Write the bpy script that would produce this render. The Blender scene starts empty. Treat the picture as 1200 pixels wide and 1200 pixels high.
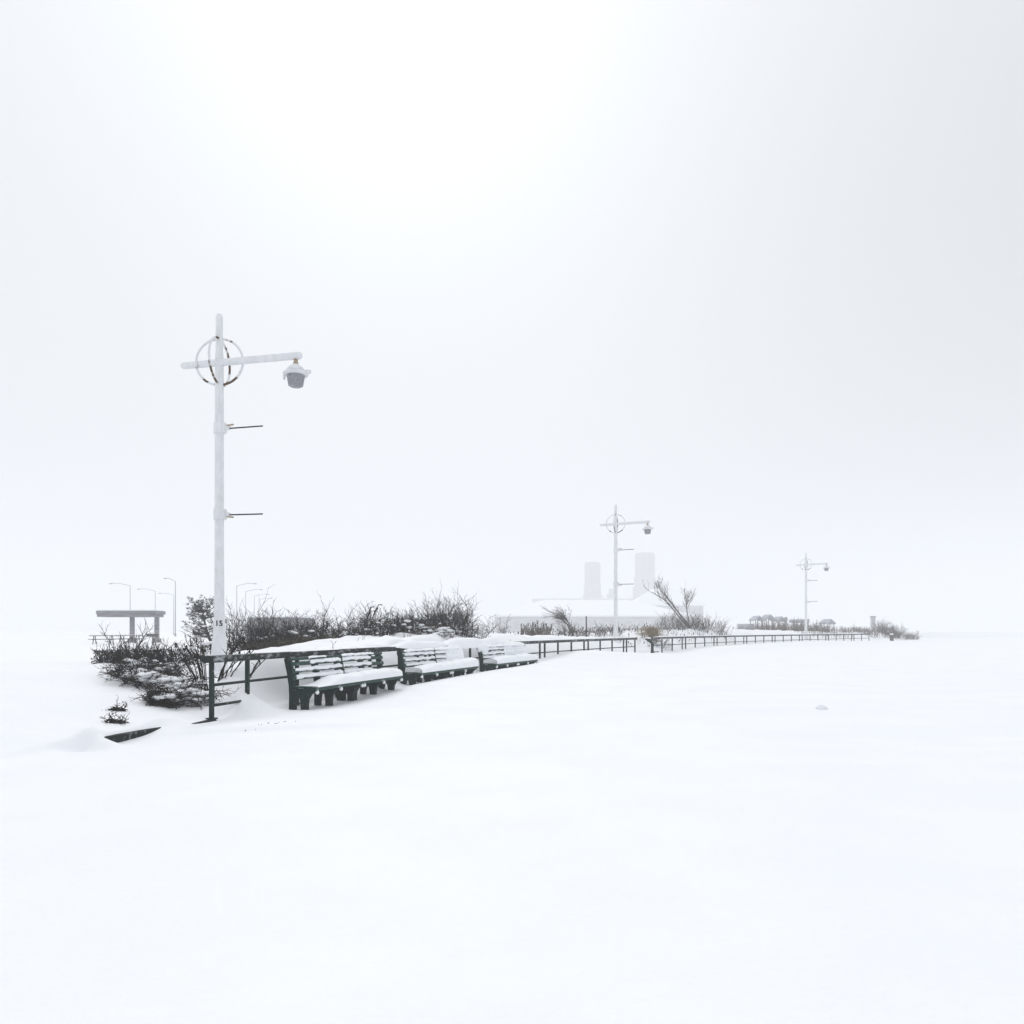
import bpy, math, random
import numpy as np
from mathutils import Vector, Matrix

scene = bpy.context.scene
R = math.radians

# ------------------------------------------------------------------ camera
EYE = 1.6
F_PX = 926.0            # focal length in pixels of a 1200 px wide picture
cam_data = bpy.data.cameras.new("camera")
cam = bpy.data.objects.new("camera", cam_data)
scene.collection.objects.link(cam)
cam.location = (0, 0, EYE)
cam.rotation_euler = (R(90), 0, 0)
cam_data.sensor_width = 36.0
cam_data.lens = F_PX / 1200 * 36.0
cam_data.shift_y = 138.0 / 1200
cam_data.clip_start = 0.1
cam_data.clip_end = 6000
scene.camera = cam

# ------------------------------------------------------------------ sky and sun
SUN_EL, SUN_AZ = R(40), R(-9)      # azimuth from +Y towards +X
world = bpy.data.worlds.new("World")
scene.world = world
world.use_nodes = True
nt = world.node_tree
nt.nodes.clear()
out = nt.nodes.new('ShaderNodeOutputWorld')
bg = nt.nodes.new('ShaderNodeBackground')
sky = nt.nodes.new('ShaderNodeTexSky')
sky.sky_type = 'NISHITA'
sky.sun_disc = False
sky.sun_elevation = SUN_EL
sky.sun_rotation = SUN_AZ
sky.air_density = 1.0
sky.dust_density = 6.0
hsv = nt.nodes.new('ShaderNodeHueSaturation')
hsv.inputs['Saturation'].default_value = 0.0
mix = nt.nodes.new('ShaderNodeMix')
mix.data_type = 'RGBA'
mix.inputs['Factor'].default_value = 0.955
# the light of the snow cloud: an overcast sky, brighter towards the zenith than at the horizon
wtc = nt.nodes.new('ShaderNodeTexCoord')
wsep = nt.nodes.new('ShaderNodeSeparateXYZ')
wmax = nt.nodes.new('ShaderNodeMath'); wmax.operation = 'MAXIMUM'; wmax.inputs[1].default_value = 0.0
wpow = nt.nodes.new('ShaderNodeMath'); wpow.operation = 'POWER'; wpow.inputs[1].default_value = 3.0
wmul = nt.nodes.new('ShaderNodeMath'); wmul.operation = 'MULTIPLY_ADD'; wmul.inputs[1].default_value = 4.2; wmul.inputs[2].default_value = 8.75
wcol = nt.nodes.new('ShaderNodeVectorMath'); wcol.operation = 'SCALE'
wcol.inputs[0].default_value = (0.972, 0.998, 1.032)
nt.links.new(wtc.outputs['Generated'], wsep.inputs[0])
nt.links.new(wsep.outputs['Z'], wmax.inputs[0])
nt.links.new(wmax.outputs[0], wpow.inputs[0])
nt.links.new(wpow.outputs[0], wmul.inputs[0])
wr = nt.nodes.new('ShaderNodeMapRange'); wr.interpolation_type = 'SMOOTHSTEP'
for k_, v_ in (('From Min', 0.0), ('From Max', 0.68), ('To Min', 1.0), ('To Max', 0.76)): wr.inputs[k_].default_value = v_
wl = nt.nodes.new('ShaderNodeMapRange'); wl.interpolation_type = 'SMOOTHSTEP'
for k_, v_ in (('From Min', -0.1), ('From Max', -0.75), ('To Min', 1.0), ('To Max', 0.92)): wl.inputs[k_].default_value = v_
wm1 = nt.nodes.new('ShaderNodeMath'); wm1.operation = 'MULTIPLY'
wm2 = nt.nodes.new('ShaderNodeMath'); wm2.operation = 'MULTIPLY'
nt.links.new(wsep.outputs['X'], wr.inputs['Value']); nt.links.new(wsep.outputs['X'], wl.inputs['Value'])
nt.links.new(wr.outputs[0], wm1.inputs[0]); nt.links.new(wl.outputs[0], wm1.inputs[1])
nt.links.new(wm1.outputs[0], wm2.inputs[0]); nt.links.new(wmul.outputs[0], wm2.inputs[1])
nt.links.new(wm2.outputs[0], wcol.inputs['Scale'])
nt.links.new(wcol.outputs[0], mix.inputs['B'])
bg.inputs['Strength'].default_value = 0.0965
nt.links.new(sky.outputs['Color'], hsv.inputs['Color'])
nt.links.new(hsv.outputs['Color'], mix.inputs['A'])
nt.links.new(mix.outputs['Result'], bg.inputs['Color'])
nt.links.new(bg.outputs['Background'], out.inputs['Surface'])

sun_data = bpy.data.lights.new("sun", 'SUN')
sun_data.energy = 1.0
sun_data.angle = R(22)
sun_data.color = (1.0, 0.97, 0.93)
sun = bpy.data.objects.new("sun", sun_data)
scene.collection.objects.link(sun)
d = Vector((math.sin(SUN_AZ) * math.cos(SUN_EL), math.cos(SUN_AZ) * math.cos(SUN_EL), math.sin(SUN_EL)))
sun.rotation_euler = d.to_track_quat('Z', 'Y').to_euler()

vs = scene.view_settings
vs.view_transform = 'Standard'
vs.look = 'None'
vs.exposure = 0.0
vs.gamma = 1.0
vs.use_curve_mapping = False
cy = scene.cycles
cy.use_denoising = True
cy.max_bounces = 8
cy.diffuse_bounces = 4
cy.volume_bounces = 4
cy.transparent_max_bounces = 8
cy.sample_clamp_indirect = 6.0

# ------------------------------------------------------------------ helpers
COL = scene.collection
rng = random.Random(7)


def tag(o, label=None, cat=None, group=None, kind=None):
    if label: o['label'] = label
    if cat: o['category'] = cat
    if group: o['group'] = group
    if kind: o['kind'] = kind
    return o


def empty(name, loc=(0, 0, 0), rz=0.0):
    o = bpy.data.objects.new(name, None)
    COL.objects.link(o)
    o.location = loc
    o.rotation_euler = (0, 0, rz)
    o.empty_display_size = 0.2
    return o


def copy_tree(o, parent=None):
    c = o.copy()
    COL.objects.link(c)
    if parent is not None:
        c.parent = parent
    for ch in list(o.children):
        copy_tree(ch, c)
    return c


class MB:
    """collects shapes and links them as one mesh object"""
    def __init__(self):
        self.v, self.f = [], []

    def add(self, verts, faces):
        n = len(self.v)
        self.v.extend(verts)
        self.f.extend([tuple(i + n for i in f) for f in faces])

    def box(self, c, s, rz=0.0, bev=0.0, M=None):
        hx, hy, hz = s[0] / 2, s[1] / 2, s[2] / 2
        if bev <= 0:
            vs_ = [(x, y, z) for z in (-hz, hz) for x, y in ((-hx, -hy), (hx, -hy), (hx, hy), (-hx, hy))]
            fs = [(3, 2, 1, 0), (4, 5, 6, 7), (0, 1, 5, 4), (1, 2, 6, 5), (2, 3, 7, 6), (3, 0, 4, 7)]
        else:
            b = bev
            ring = lambda ix, iy, z: [(-ix, -iy, z), (ix, -iy, z), (ix, iy, z), (-ix, iy, z)]
            lv = [ring(hx - b, hy - b, -hz), ring(hx, hy, -hz + b), ring(hx, hy, hz - b), ring(hx - b, hy - b, hz)]
            vs_ = [p for l in lv for p in l]
            fs = [(3, 2, 1, 0), (12, 13, 14, 15)]
            for l in range(3):
                for k in range(4):
                    fs.append((l * 4 + k, l * 4 + (k + 1) % 4, l * 4 + 4 + (k + 1) % 4, l * 4 + 4 + k))
        ca, sa = math.cos(rz), math.sin(rz)
        o = []
        for x, y, z in vs_:
            if M is not None:
                p = M @ Vector((x, y, z)); x, y, z = p
            o.append((c[0] + x * ca - y * sa, c[1] + x * sa + y * ca, c[2] + z))
        self.add(o, fs)

    def tube(self, pts, radii, n=6, caps=True):
        pts = [Vector(p) for p in pts]
        if not hasattr(radii, '__len__'):
            radii = [radii] * len(pts)
        vs_, fs = [], []
        ref = None
        for i, p in enumerate(pts):
            t = pts[min(i + 1, len(pts) - 1)] - pts[max(i - 1, 0)]
            if t.length < 1e-9: t = Vector((0, 0, 1))
            t.normalize()
            if ref is None:
                ref = Vector((0, 0, 1)) if abs(t.z) < 0.9 else Vector((1, 0, 0))
            a = ref - t * ref.dot(t)
            if a.length < 1e-6: a = t.orthogonal()
            a.normalize(); b = t.cross(a); ref = a
            r = radii[i]
            for k in range(n):
                an = 2 * math.pi * k / n
                q = p + a * (math.cos(an) * r) + b * (math.sin(an) * r)
                vs_.append(q[:])
        for i in range(len(pts) - 1):
            for k in range(n):
                k2 = (k + 1) % n
                fs.append((i * n + k, i * n + k2, (i + 1) * n + k2, (i + 1) * n + k))
        if caps:
            fs.append(tuple(range(n - 1, -1, -1)))
            fs.append(tuple((len(pts) - 1) * n + k for k in range(n)))
        self.add(vs_, fs)

    def lathe(self, prof, n=20, c=(0, 0, 0)):
        vs_, fs = [], []
        for r, z in prof:
            for k in range(n):
                a = 2 * math.pi * k / n
                vs_.append((c[0] + r * math.cos(a), c[1] + r * math.sin(a), c[2] + z))
        m = len(prof)
        for i in range(m - 1):
            for k in range(n):
                k2 = (k + 1) % n
                fs.append((i * n + k, i * n + k2, (i + 1) * n + k2, (i + 1) * n + k))
        fs.append(tuple(range(n - 1, -1, -1)))
        fs.append(tuple((m - 1) * n + k for k in range(n)))
        self.add(vs_, fs)

    def prism(self, poly, x0, x1):
        """polygon in (y, z), extruded along x"""
        n = len(poly)
        vs_ = [(x0, y, z) for y, z in poly] + [(x1, y, z) for y, z in poly]
        fs = [tuple(range(n)), tuple(range(2 * n - 1, n - 1, -1))]
        for k in range(n):
            k2 = (k + 1) % n
            fs.append((k2, k, n + k, n + k2))
        self.add(vs_, fs)

    def grid(self, P):
        """P[i][j] points"""
        ni, nj = len(P), len(P[0])
        vs_ = [tuple(p) for row in P for p in row]
        fs = []
        for i in range(ni - 1):
            for j in range(nj - 1):
                a = i * nj + j
                fs.append((a, a + 1, a + nj + 1, a + nj))
        self.add(vs_, fs)

    def blob(self, c, s, seed=0, n=8, m=5, rough=0.15):
        rg = random.Random(seed)
        vs_, fs = [], []
        for i in range(m + 1):
            th = math.pi * i / m
            for k in range(n):
                a = 2 * math.pi * k / n
                q = 1 + rg.uniform(-rough, rough)
                vs_.append((c[0] + s[0] * math.sin(th) * math.cos(a) * q, c[1] + s[1] * math.sin(th) * math.sin(a) * q,
                            c[2] + s[2] * math.cos(th) * q))
        for i in range(m):
            for k in range(n):
                k2 = (k + 1) % n
                fs.append((i * n + k, (i + 1) * n + k, (i + 1) * n + k2, i * n + k2))
        self.add(vs_, fs)

    def build(self, name, m, parent=None, smooth=False, fix=False):
        me = bpy.data.meshes.new(name)
        me.from_pydata(self.v, [], self.f)
        if fix:
            import bmesh
            bm = bmesh.new(); bm.from_mesh(me)
            bmesh.ops.recalc_face_normals(bm, faces=bm.faces[:])
            bm.to_mesh(me); bm.free()
        me.materials.append(m)
        if smooth:
            me.polygons.foreach_set('use_smooth', [True] * len(me.polygons))
        o = bpy.data.objects.new(name, me)
        COL.objects.link(o)
        if parent is not None:
            o.parent = parent
        return o


# ------------------------------------------------------------------ materials
def material(name, col, rough=0.6, col2=None, scale=8.0, lo=0.4, hi=0.6, stretch=(1, 1, 1), bump=0.0, bscale=40.0,
             detail=4.0, rough2=None, metallic=0.0, bdist=0.01):
    m = bpy.data.materials.new(name)
    m.use_nodes = True
    t = m.node_tree
    b = t.nodes['Principled BSDF']
    b.inputs['Base Color'].default_value = (*col, 1)
    b.inputs['Roughness'].default_value = rough
    b.inputs['Metallic'].default_value = metallic
    b.inputs['Specular IOR Level'].default_value = 0.15
    tc = t.nodes.new('ShaderNodeTexCoord')
    mp = t.nodes.new('ShaderNodeMapping')
    mp.inputs['Scale'].default_value = stretch
    t.links.new(tc.outputs['Object'], mp.inputs['Vector'])
    if col2 is not None:
        nz = t.nodes.new('ShaderNodeTexNoise')
        nz.inputs['Scale'].default_value = scale
        nz.inputs['Detail'].default_value = detail
        nz.inputs['Roughness'].default_value = 0.6
        rp = t.nodes.new('ShaderNodeValToRGB')
        rp.color_ramp.elements[0].position = lo
        rp.color_ramp.elements[0].color = (*col, 1)
        rp.color_ramp.elements[1].position = hi
        rp.color_ramp.elements[1].color = (*col2, 1)
        t.links.new(mp.outputs['Vector'], nz.inputs['Vector'])
        t.links.new(nz.outputs['Fac'], rp.inputs['Fac'])
        t.links.new(rp.outputs['Color'], b.inputs['Base Color'])
    if bump > 0:
        bz = t.nodes.new('ShaderNodeTexNoise')
        bz.inputs['Scale'].default_value = bscale
        bz.inputs['Detail'].default_value = 5.0
        bp = t.nodes.new('ShaderNodeBump')
        bp.inputs['Strength'].default_value = bump
        bp.inputs['Distance'].default_value = bdist
        t.links.new(mp.outputs['Vector'], bz.inputs['Vector'])
        t.links.new(bz.outputs['Fac'], bp.inputs['Height'])
        t.links.new(bp.outputs['Normal'], b.inputs['Normal'])
    return m


SNOWC = (0.88, 0.895, 0.92)
M = {}
M['snow'] = material('snow', (0.90, 0.91, 0.93), 0.65, col2=(0.875, 0.89, 0.92), scale=0.6, bump=0.35, bscale=14, bdist=0.02)
M['snow_soft'] = material('snow_soft', SNOWC, 0.7, bump=0.4, bscale=22, bdist=0.015)
M['white_paint'] = material('white_paint', (0.80, 0.81, 0.83), 0.6, col2=(0.67, 0.68, 0.70), scale=7, lo=0.40, hi=0.72, stretch=(1, 1, 0.5), detail=8, bump=0.5, bscale=45)
M['rusty_paint'] = material('rusty_paint', (0.74, 0.75, 0.77), 0.6, col2=(0.10, 0.06, 0.03), scale=2.7, lo=0.475, hi=0.53, detail=2)
M['rust'] = material('rust', (0.30, 0.20, 0.10), 0.8, col2=(0.5, 0.45, 0.36), scale=20)
M['lamp_glass'] = material('lamp_glass', (0.22, 0.225, 0.245), 0.25, col2=(0.33, 0.335, 0.36), scale=26, bump=0.3, bscale=50)
M['dark_rod'] = material('dark_rod', (0.02, 0.021, 0.023), 0.5)
M['black_paint'] = material('black_paint', (0.012, 0.012, 0.014), 0.6)
M['green'] = material('green', (0.008, 0.020, 0.018), 0.55, col2=(0.25, 0.28, 0.29), scale=16, lo=0.62, hi=0.80, bump=0.3, bscale=30)
M['green_board'] = material('green_board', (0.012, 0.045, 0.036), 0.5, col2=(0.30, 0.34, 0.34), scale=9, lo=0.60, hi=0.76, stretch=(0.4, 1, 1), bump=0.2)
M['rail_timber'] = material('rail_timber', (0.014, 0.020, 0.020), 0.6, col2=(0.42, 0.44, 0.47), scale=3.2, lo=0.52, hi=0.74, stretch=(1, 1, 2.5), detail=7, bump=0.3)
M['rail_pipe'] = material('rail_pipe', (0.010, 0.024, 0.021), 0.5, col2=(0.3, 0.32, 0.33), scale=10, lo=0.62, hi=0.8)
M['kerb'] = material('kerb', (0.018, 0.022, 0.022), 0.8, col2=(0.35, 0.37, 0.4), scale=7, lo=0.58, hi=0.75, bump=0.4)
M['twig_dark'] = material('twig_dark', (0.013, 0.011, 0.011), 0.85, col2=(0.034, 0.027, 0.023), scale=3)
M['twig_brown'] = material('twig_brown', (0.060, 0.048, 0.042), 0.8, col2=(0.095, 0.08, 0.07), scale=3)
M['twig_grey'] = material('twig_grey', (0.10, 0.09, 0.088), 0.8, col2=(0.16, 0.15, 0.15), scale=3)
M['reed'] = material('reed', (0.085, 0.065, 0.052), 0.85, col2=(0.16, 0.13, 0.11), scale=3)
M['tan'] = material('tan', (0.40, 0.31, 0.19), 0.85, col2=(0.26, 0.20, 0.13), scale=5)
M['grass_tan'] = material('grass_tan', (0.10, 0.085, 0.055), 0.85, col2=(0.055, 0.045, 0.03), scale=4)
M['pine'] = material('pine', (0.07, 0.08, 0.08), 0.8, col2=(0.17, 0.185, 0.19), scale=6)
M['bark'] = material('bark', (0.05, 0.045, 0.042), 0.9, col2=(0.10, 0.09, 0.085), scale=9)
M['concrete'] = material('concrete', (0.17, 0.17, 0.18), 0.85, col2=(0.27, 0.27, 0.285), scale=2.2, stretch=(0.4, 1, 2.5), detail=6)
M['metal_grey'] = material('metal_grey', (0.20, 0.205, 0.215), 0.5)
M['table_wood'] = material('table_wood', (0.07, 0.065, 0.06), 0.8)
M['wall_grey'] = material('wall_grey', (0.30, 0.30, 0.315), 0.9, col2=(0.42, 0.42, 0.44), scale=0.35, stretch=(1, 1, 3), detail=6)
M['wall_dark'] = material('wall_dark', (0.24, 0.24, 0.25), 0.9, col2=(0.34, 0.34, 0.35), scale=0.8, stretch=(1, 1, 6))
M['brick'] = material('brick', (0.12, 0.11, 0.11), 0.9, col2=(0.18, 0.165, 0.16), scale=0.4)
M['dark_window'] = material('dark_window', (0.05, 0.055, 0.06), 0.2)
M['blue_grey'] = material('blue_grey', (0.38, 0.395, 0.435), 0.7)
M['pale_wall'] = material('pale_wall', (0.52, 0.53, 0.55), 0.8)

# ------------------------------------------------------------------ the lie of the land
def smooth(a, b, x):
    t = np.clip((x - a) / (b - a), 0, 1)
    return t * t * (3 - 2 * t)


def fence_x(Y):
    Y = np.asarray(Y, float)
    t = Y - 14.1
    base = -5.36 + 0.24 * t
    q = np.where(t > 0, 0.0045 * t * t, 0)
    far = -5.36 + 0.24 * 81 + 0.0045 * 81 ** 2 + (0.24 + 0.009 * 81) * (t - 81)
    return np.where(t > 81, far, base + q)


def fence_slope(Y):
    t = np.clip(np.asarray(Y, float) - 14.1, 0, 81)
    return 0.24 + 0.009 * t


NT = np.random.RandomState(11).rand(256, 256)


def vnoise(x, y):
    x = np.asarray(x, float); y = np.asarray(y, float)
    xi = np.floor(x).astype(int); yi = np.floor(y).astype(int)
    fx = x - xi; fy = y - yi
    fx = fx * fx * (3 - 2 * fx); fy = fy * fy * (3 - 2 * fy)
    g = lambda a, b: NT[a % 256, b % 256]
    return ((g(xi, yi) * (1 - fx) + g(xi + 1, yi) * fx) * (1 - fy) + (g(xi, yi + 1) * (1 - fx) + g(xi + 1, yi + 1) * fx) * fy) - 0.5


def fbm(x, y, o=4):
    s, a = 0, 1.0
    for k in range(o):
        s = s + a * vnoise(x * 2 ** k + 17.3 * k, y * 2 ** k + 5.7 * k)
        a *= 0.5
    return s


D_T = np.array([(5, 0), (17.6, -0.03), (18.8, 0.0), (19.8, 0.05), (21, 0.15), (25, 0.22), (30, 0.27), (34, 0.36), (37, 0.5), (40, 0.48), (44, 0.3),
                (47.5, 0.2), (49.5, 0.06), (52, 0.15), (58, 0.36), (70, 0.45), (80, 0.5), (88, 0.36), (95, 0.25), (110, 0.3), (200, 0.2)])
C_T = np.array([(5, 0.72), (14.5, 0.75), (16, 0.88), (18, 0.94), (20, 1.0), (23, 1.16), (25, 1.28), (29, 1.46), (33, 1.36), (38, 1.30), (45, 1.2),
                (50, 1.0), (56, 1.45), (68, 1.66), (80, 1.55), (95, 1.3), (120, 1.3), (200, 0.6)])
W_T = np.array([(5, 4.6), (13.8, 4.6), (15.0, 3.2), (16.5, 2.3), (20, 1.7), (24, 1.3), (30, 1.5), (40, 2.0), (50, 3.0), (100, 3.5)])


def height(Y, u):
    Y = np.asarray(Y, float); u = np.asarray(u, float)
    Dv = np.interp(Y, D_T[:, 0], D_T[:, 1])
    Cv = np.interp(Y, C_T[:, 0], C_T[:, 1])
    Wv = np.interp(Y, W_T[:, 0], W_T[:, 1])
    # deck side
    deck = Dv * np.exp(-(np.maximum(u - 0.95, 0) / 1.7) ** 2)
    # hollow under the benches
    inb = smooth(15.9, 16.4, Y) * (1 - smooth(31.6, 32.4, Y))
    hollow = np.exp(-((u - 0.45) / 0.33) ** 4) * inb
    deck = deck - hollow * np.where(Y > 19, np.minimum(Dv * 0.5, 0.12), 0.03)
    # bank behind the fence
    s = np.clip(-u / Wv, 0, 1)
    prof = np.where(Y < 15.0, s, s * s * (3 - 2 * s))
    prof = prof + (s * s * (3 - 2 * s) - s) * 0.0
    plate = np.interp(-u, [0, 3.0, 4.0, 5.0, 6.5, 10, 16, 24], [9, 1.32, 1.10, 0.94, 0.78, 0.70, 0.34, 0.28])
    far = smooth(40, 52, Y)
    plate_far = np.interp(-u, [0, 5, 9, 20], [1.0, 1.0, 0.75, 0.2])
    top = np.minimum(Cv, plate) * (1 - far) + Cv * plate_far * far
    lump = fbm(Y * 1.3, u * 1.6, 3) * (0.13 + 0.08 * smooth(21, 24, Y)) * smooth(0.1, 1.2, -u) * (1 - smooth(9, 14, -u))
    # near end: a long gentle slope, with a wind drift standing close behind the benches
    near = 1 - smooth(20.0, 23.0, Y)
    slope = 0.78 * np.clip(-u / 4.8, 0, 1) * np.interp(-u, [0, 10, 16, 24], [1, 0.95, 0.44, 0.36])
    ridge = np.interp(Y, [15.0, 15.8, 16.5, 17.3, 20, 23], [0.0, 0.22, 0.70, 1.04, 1.06, 1.1]) * np.exp(-(np.minimum(np.abs(u + 1.0), 3) / np.where(u > -1.0, 0.56, np.interp(Y, [17, 21], [0.45, 1.1]))) ** 2)
    bank = (1 - near) * (Dv * (1 - prof) + top * prof) + near * (np.maximum(slope, ridge) + 0.5 * np.minimum(slope, ridge) * (ridge > 0.02)) + lump * (1 - 0.5 * near)
    z = np.where(u >= 0, deck, bank)
    # mound round the second railing post
    z = z + 0.40 * np.exp(-((Y - 15.22) / 0.42) ** 2 - ((u + 0.05) / 0.42) ** 2)
    z = z + 0.62 * np.exp(-((Y - 21.0) / 0.55) ** 2 - ((u + 0.22) / 0.36) ** 2)
    # drift of shovel-shaped snow on the deck beside fence
    z = z + 0.12 * np.exp(-((Y - 37.5) / 2.0) ** 2 - ((u - 0.8) / 0.9) ** 2)
    # scoured dip beside the kerb beam
    z = z - 0.13 * smooth(-0.05, 0.12, u) * (1 - smooth(0.15, 1.9, u)) * (1 - np.clip((Y - 10.9) / 2.1, 0, 1)) * smooth(10.3, 11.2, Y) * 1.0
    z = z + 0.10 * np.exp(-((u + 0.05) / 0.11) ** 2) * (1 - smooth(12.9, 14.0, Y)) * smooth(9.5, 11, Y)
    z = z + 0.17 * np.exp(-((Y - 11.33) / 0.20) ** 2 - ((u - 0.10) / 0.22) ** 2)
    z = z + 0.09 * np.exp(-((Y - 12.85) / 0.38) ** 2 - (u / 0.28) ** 2)
    # wind ripples and long swells on the deck
    ond = smooth(0.6, 2.5, u)
    z = z + ond * 0.13 * fbm(Y * 0.35, u * 0.12, 3) * np.clip(1 - (Y - 60) / 60, 0.3, 1)
    z = z + ond * 0.03 * fbm(Y * 2.0, u * 0.40, 3) * (0.4 + 1.2 * np.clip(vnoise(Y * 0.21, u * 0.15) + 0.4, 0, 1))
    # a low wind-cut step across the near left of the deck
    st = Y - (12.55 + 0.16 * (u - 1) + 0.25 * vnoise(u * 0.9, 3.3))
    z = z + 0.085 * smooth(-0.16, 0.10, st) * np.exp(-np.maximum(st, 0) / 0.9) * smooth(0.2, 0.8, u) * (1 - smooth(1.8, 4.4, u))
    # the ground stays low around the viewer's feet
    return z


def u_of(X, Y):
    return (np.asarray(X, float) - fence_x(Y)) / np.sqrt(1 + fence_slope(Y) ** 2)


def gz(X, Y):
    return float(height(Y, u_of(X, Y)))


def at(px, d):
    """where the sight line through column px meets depth d"""
    X = (px - 600.0) / F_PX * d
    return X, d, gz(X, d)


def along(Y, u, z=0.0):
    s = float(fence_slope(Y)); c = 1 / math.sqrt(1 + s * s)
    return Vector((float(fence_x(Y)) + u * c, Y - u * s * c, z))


# the snow sheet
ys = np.unique(np.concatenate([np.arange(-30, 9, 1.5), np.arange(9, 22, 0.09), np.arange(22, 36, 0.14), np.arange(36, 60, 0.35),
                               np.arange(60, 120, 0.8), np.geomspace(120, 1400, 40)]))
us = np.unique(np.concatenate([-np.geomspace(16, 1800, 40), np.arange(-16, -5, 0.3), np.arange(-5, -1, 0.1), np.arange(-1, 1.6, 0.055),
                               np.arange(1.6, 6, 0.14), np.arange(6, 20, 0.6), np.geomspace(20, 1800, 40)]))
YY, UU = np.meshgrid(ys, us, indexing='ij')
XX = fence_x(YY) + UU * np.sqrt(1 + fence_slope(YY) ** 2)
ZZ = height(YY, UU)
co = np.stack([XX, YY, ZZ], -1).reshape(-1, 3)
ni, nj = YY.shape
ii, jj = np.meshgrid(np.arange(ni - 1), np.arange(nj - 1), indexing='ij')
a = (ii * nj + jj).ravel()
quads = np.stack([a, a + 1, a + nj + 1, a + nj], -1)
me = bpy.data.meshes.new('snow_ground')
me.from_pydata(co.tolist(), [], quads[:, ::1].tolist())
me.polygons.foreach_set('use_smooth', [True] * len(me.polygons))
me.materials.append(M['snow'])
ground = bpy.data.objects.new('snow_ground', me)
COL.objects.link(ground)
me.update()
if me.polygons[0].normal.z < 0:
    me.flip_normals()
tag(ground, kind='structure')

# the driving snow in the air
hz = MB()
hz.box((200, 500, 52), (6400, 4400, 116))
haze = hz.build('haze', M['snow'])
hm = bpy.data.materials.new('haze')
hm.use_nodes = True
ht = hm.node_tree
ht.nodes.clear()
ho = ht.nodes.new('ShaderNodeOutputMaterial')
hv = ht.nodes.new('ShaderNodeVolumePrincipled')
hv.inputs['Color'].default_value = (0.975, 0.985, 1.0, 1)
hv.inputs['Density'].default_value = 0.0022
hv.inputs['Anisotropy'].default_value = 0.0
hv.inputs['Density Attribute'].default_value = ''
ht.links.new(hv.outputs['Volume'], ho.inputs['Volume'])
hm.cycles.homogeneous_volume = True
haze.data.materials.clear()
haze.data.materials.append(hm)
tag(haze, kind='stuff')

# ------------------------------------------------------------------ far buildings
def hip_roof(mb, x0, x1, y0, y1, z0, z1, inset, ridge_frac=0.5, over=0.4):
    x0 -= over; x1 += over; y0 -= over; y1 += over
    yr = y0 + (y1 - y0) * ridge_frac
    v = [(x0, y0, z0), (x1, y0, z0), (x1, y1, z0), (x0, y1, z0), (x0 + inset, yr, z1), (x1 - inset, yr, z1),
         (x0, y0, z0 - 0.3), (x1, y0, z0 - 0.3), (x1, y1, z0 - 0.3), (x0, y1, z0 - 0.3)]
    f = [(0, 1, 5, 4), (1, 2, 5), (2, 3, 4, 5), (3, 0, 4), (6, 7, 1, 0), (7, 8, 2, 1), (8, 9, 3, 2), (9, 6, 0, 3), (9, 8, 7, 6)]
    mb.add(v, f)


# bathhouse with two towers
FB = 3.5
bh = tag(empty('bathhouse', (87.5, 892, -3.3)), 'long faint brick bathhouse with two octagonal towers fading in the snowfall', 'building')
w = MB(); w.box((4, 0, 5.3), (44, 16, 10.8)); w.box((4, 0, 10.9), (45, 17, 0.35))
w.build('wall', M['brick'], bh)
sn = MB(); sn.box((4, 0, 11.2), (44.6, 16.6, 0.24)); sn.build('roof_snow', M['snow_soft'], bh)
bh.scale = (FB, FB, FB)
for (tx, rr, top, step, lab) in ((0.0, 2.45, 22.3, 15.2, 'left, shorter octagonal tower'), (16.3, 3.1, 25.2, 17.8, 'right, taller octagonal tower')):
    t = MB()
    t.lathe([(rr * 1.22, 0), (rr * 1.22, step - 3), (rr * 1.08, step - 2.9), (rr * 1.08, step), (rr, step + 0.1), (rr, top - 1.6), (rr * 1.03, top - 1.55),
             (rr * 1.03, top - 0.5), (rr * 0.9, top - 0.45), (rr * 0.9, top)], 8, (tx, -9.5, 0))
    to = t.build('tower', M['brick'], bh); to['label'] = lab
    rf = MB(); rf.lathe([(rr * 0.88, top), (rr * 0.4, top + 0.8), (0.05, top + 1.0)], 8, (tx, -9.5, 0)); rf.build('tower_roof', M['snow_soft'], to)
    for k in range(8):
        an = math.pi / 8 + k * math.pi / 4
        if math.sin(an) > 0.2: continue
        wm = MB(); wm.box((tx + math.cos(an) * rr * 0.93, -9.5 + math.sin(an) * rr * 0.93, top - 5.2), (0.25, 0.9, 2.6), an)
        wm.build('window', M['dark_window'], to)
ch = MB(); ch.box((6.6, -6, 12.0), (2.0, 2.0, 4.6)); ch.box((5.4, -6, 11.5), (1.0, 1.6, 2.2)); ch.build('chimney', M['brick'], bh)

# beach pavilion with the broad snowy roof
X0, X1 = -3.0, 31.0
pv = tag(empty('beach_pavilion', (42, 438, -2.4)), 'long low pavilion with a broad white snow roof and pale grey wall', 'building')
w = MB(); w.box((0, 0, 1.9), (34, 14, 4.2)); w.build('wall', M['wall_grey'], pv)
rf = MB(); hip_roof(rf, -17, 17, -7, 7, 3.95, 7.0, 10, 0.75, 0.9); rf.build('roof', M['snow_soft'], pv)
for k in range(15):
    wx = -15.4 + k * 2.2
    wm = MB(); wm.box((wx, -7.0, 2.1), (0.95, 0.10, 1.5)); wm.build('window', M['wall_dark'], pv)
pv.scale = (3, 3, 3)
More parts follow.
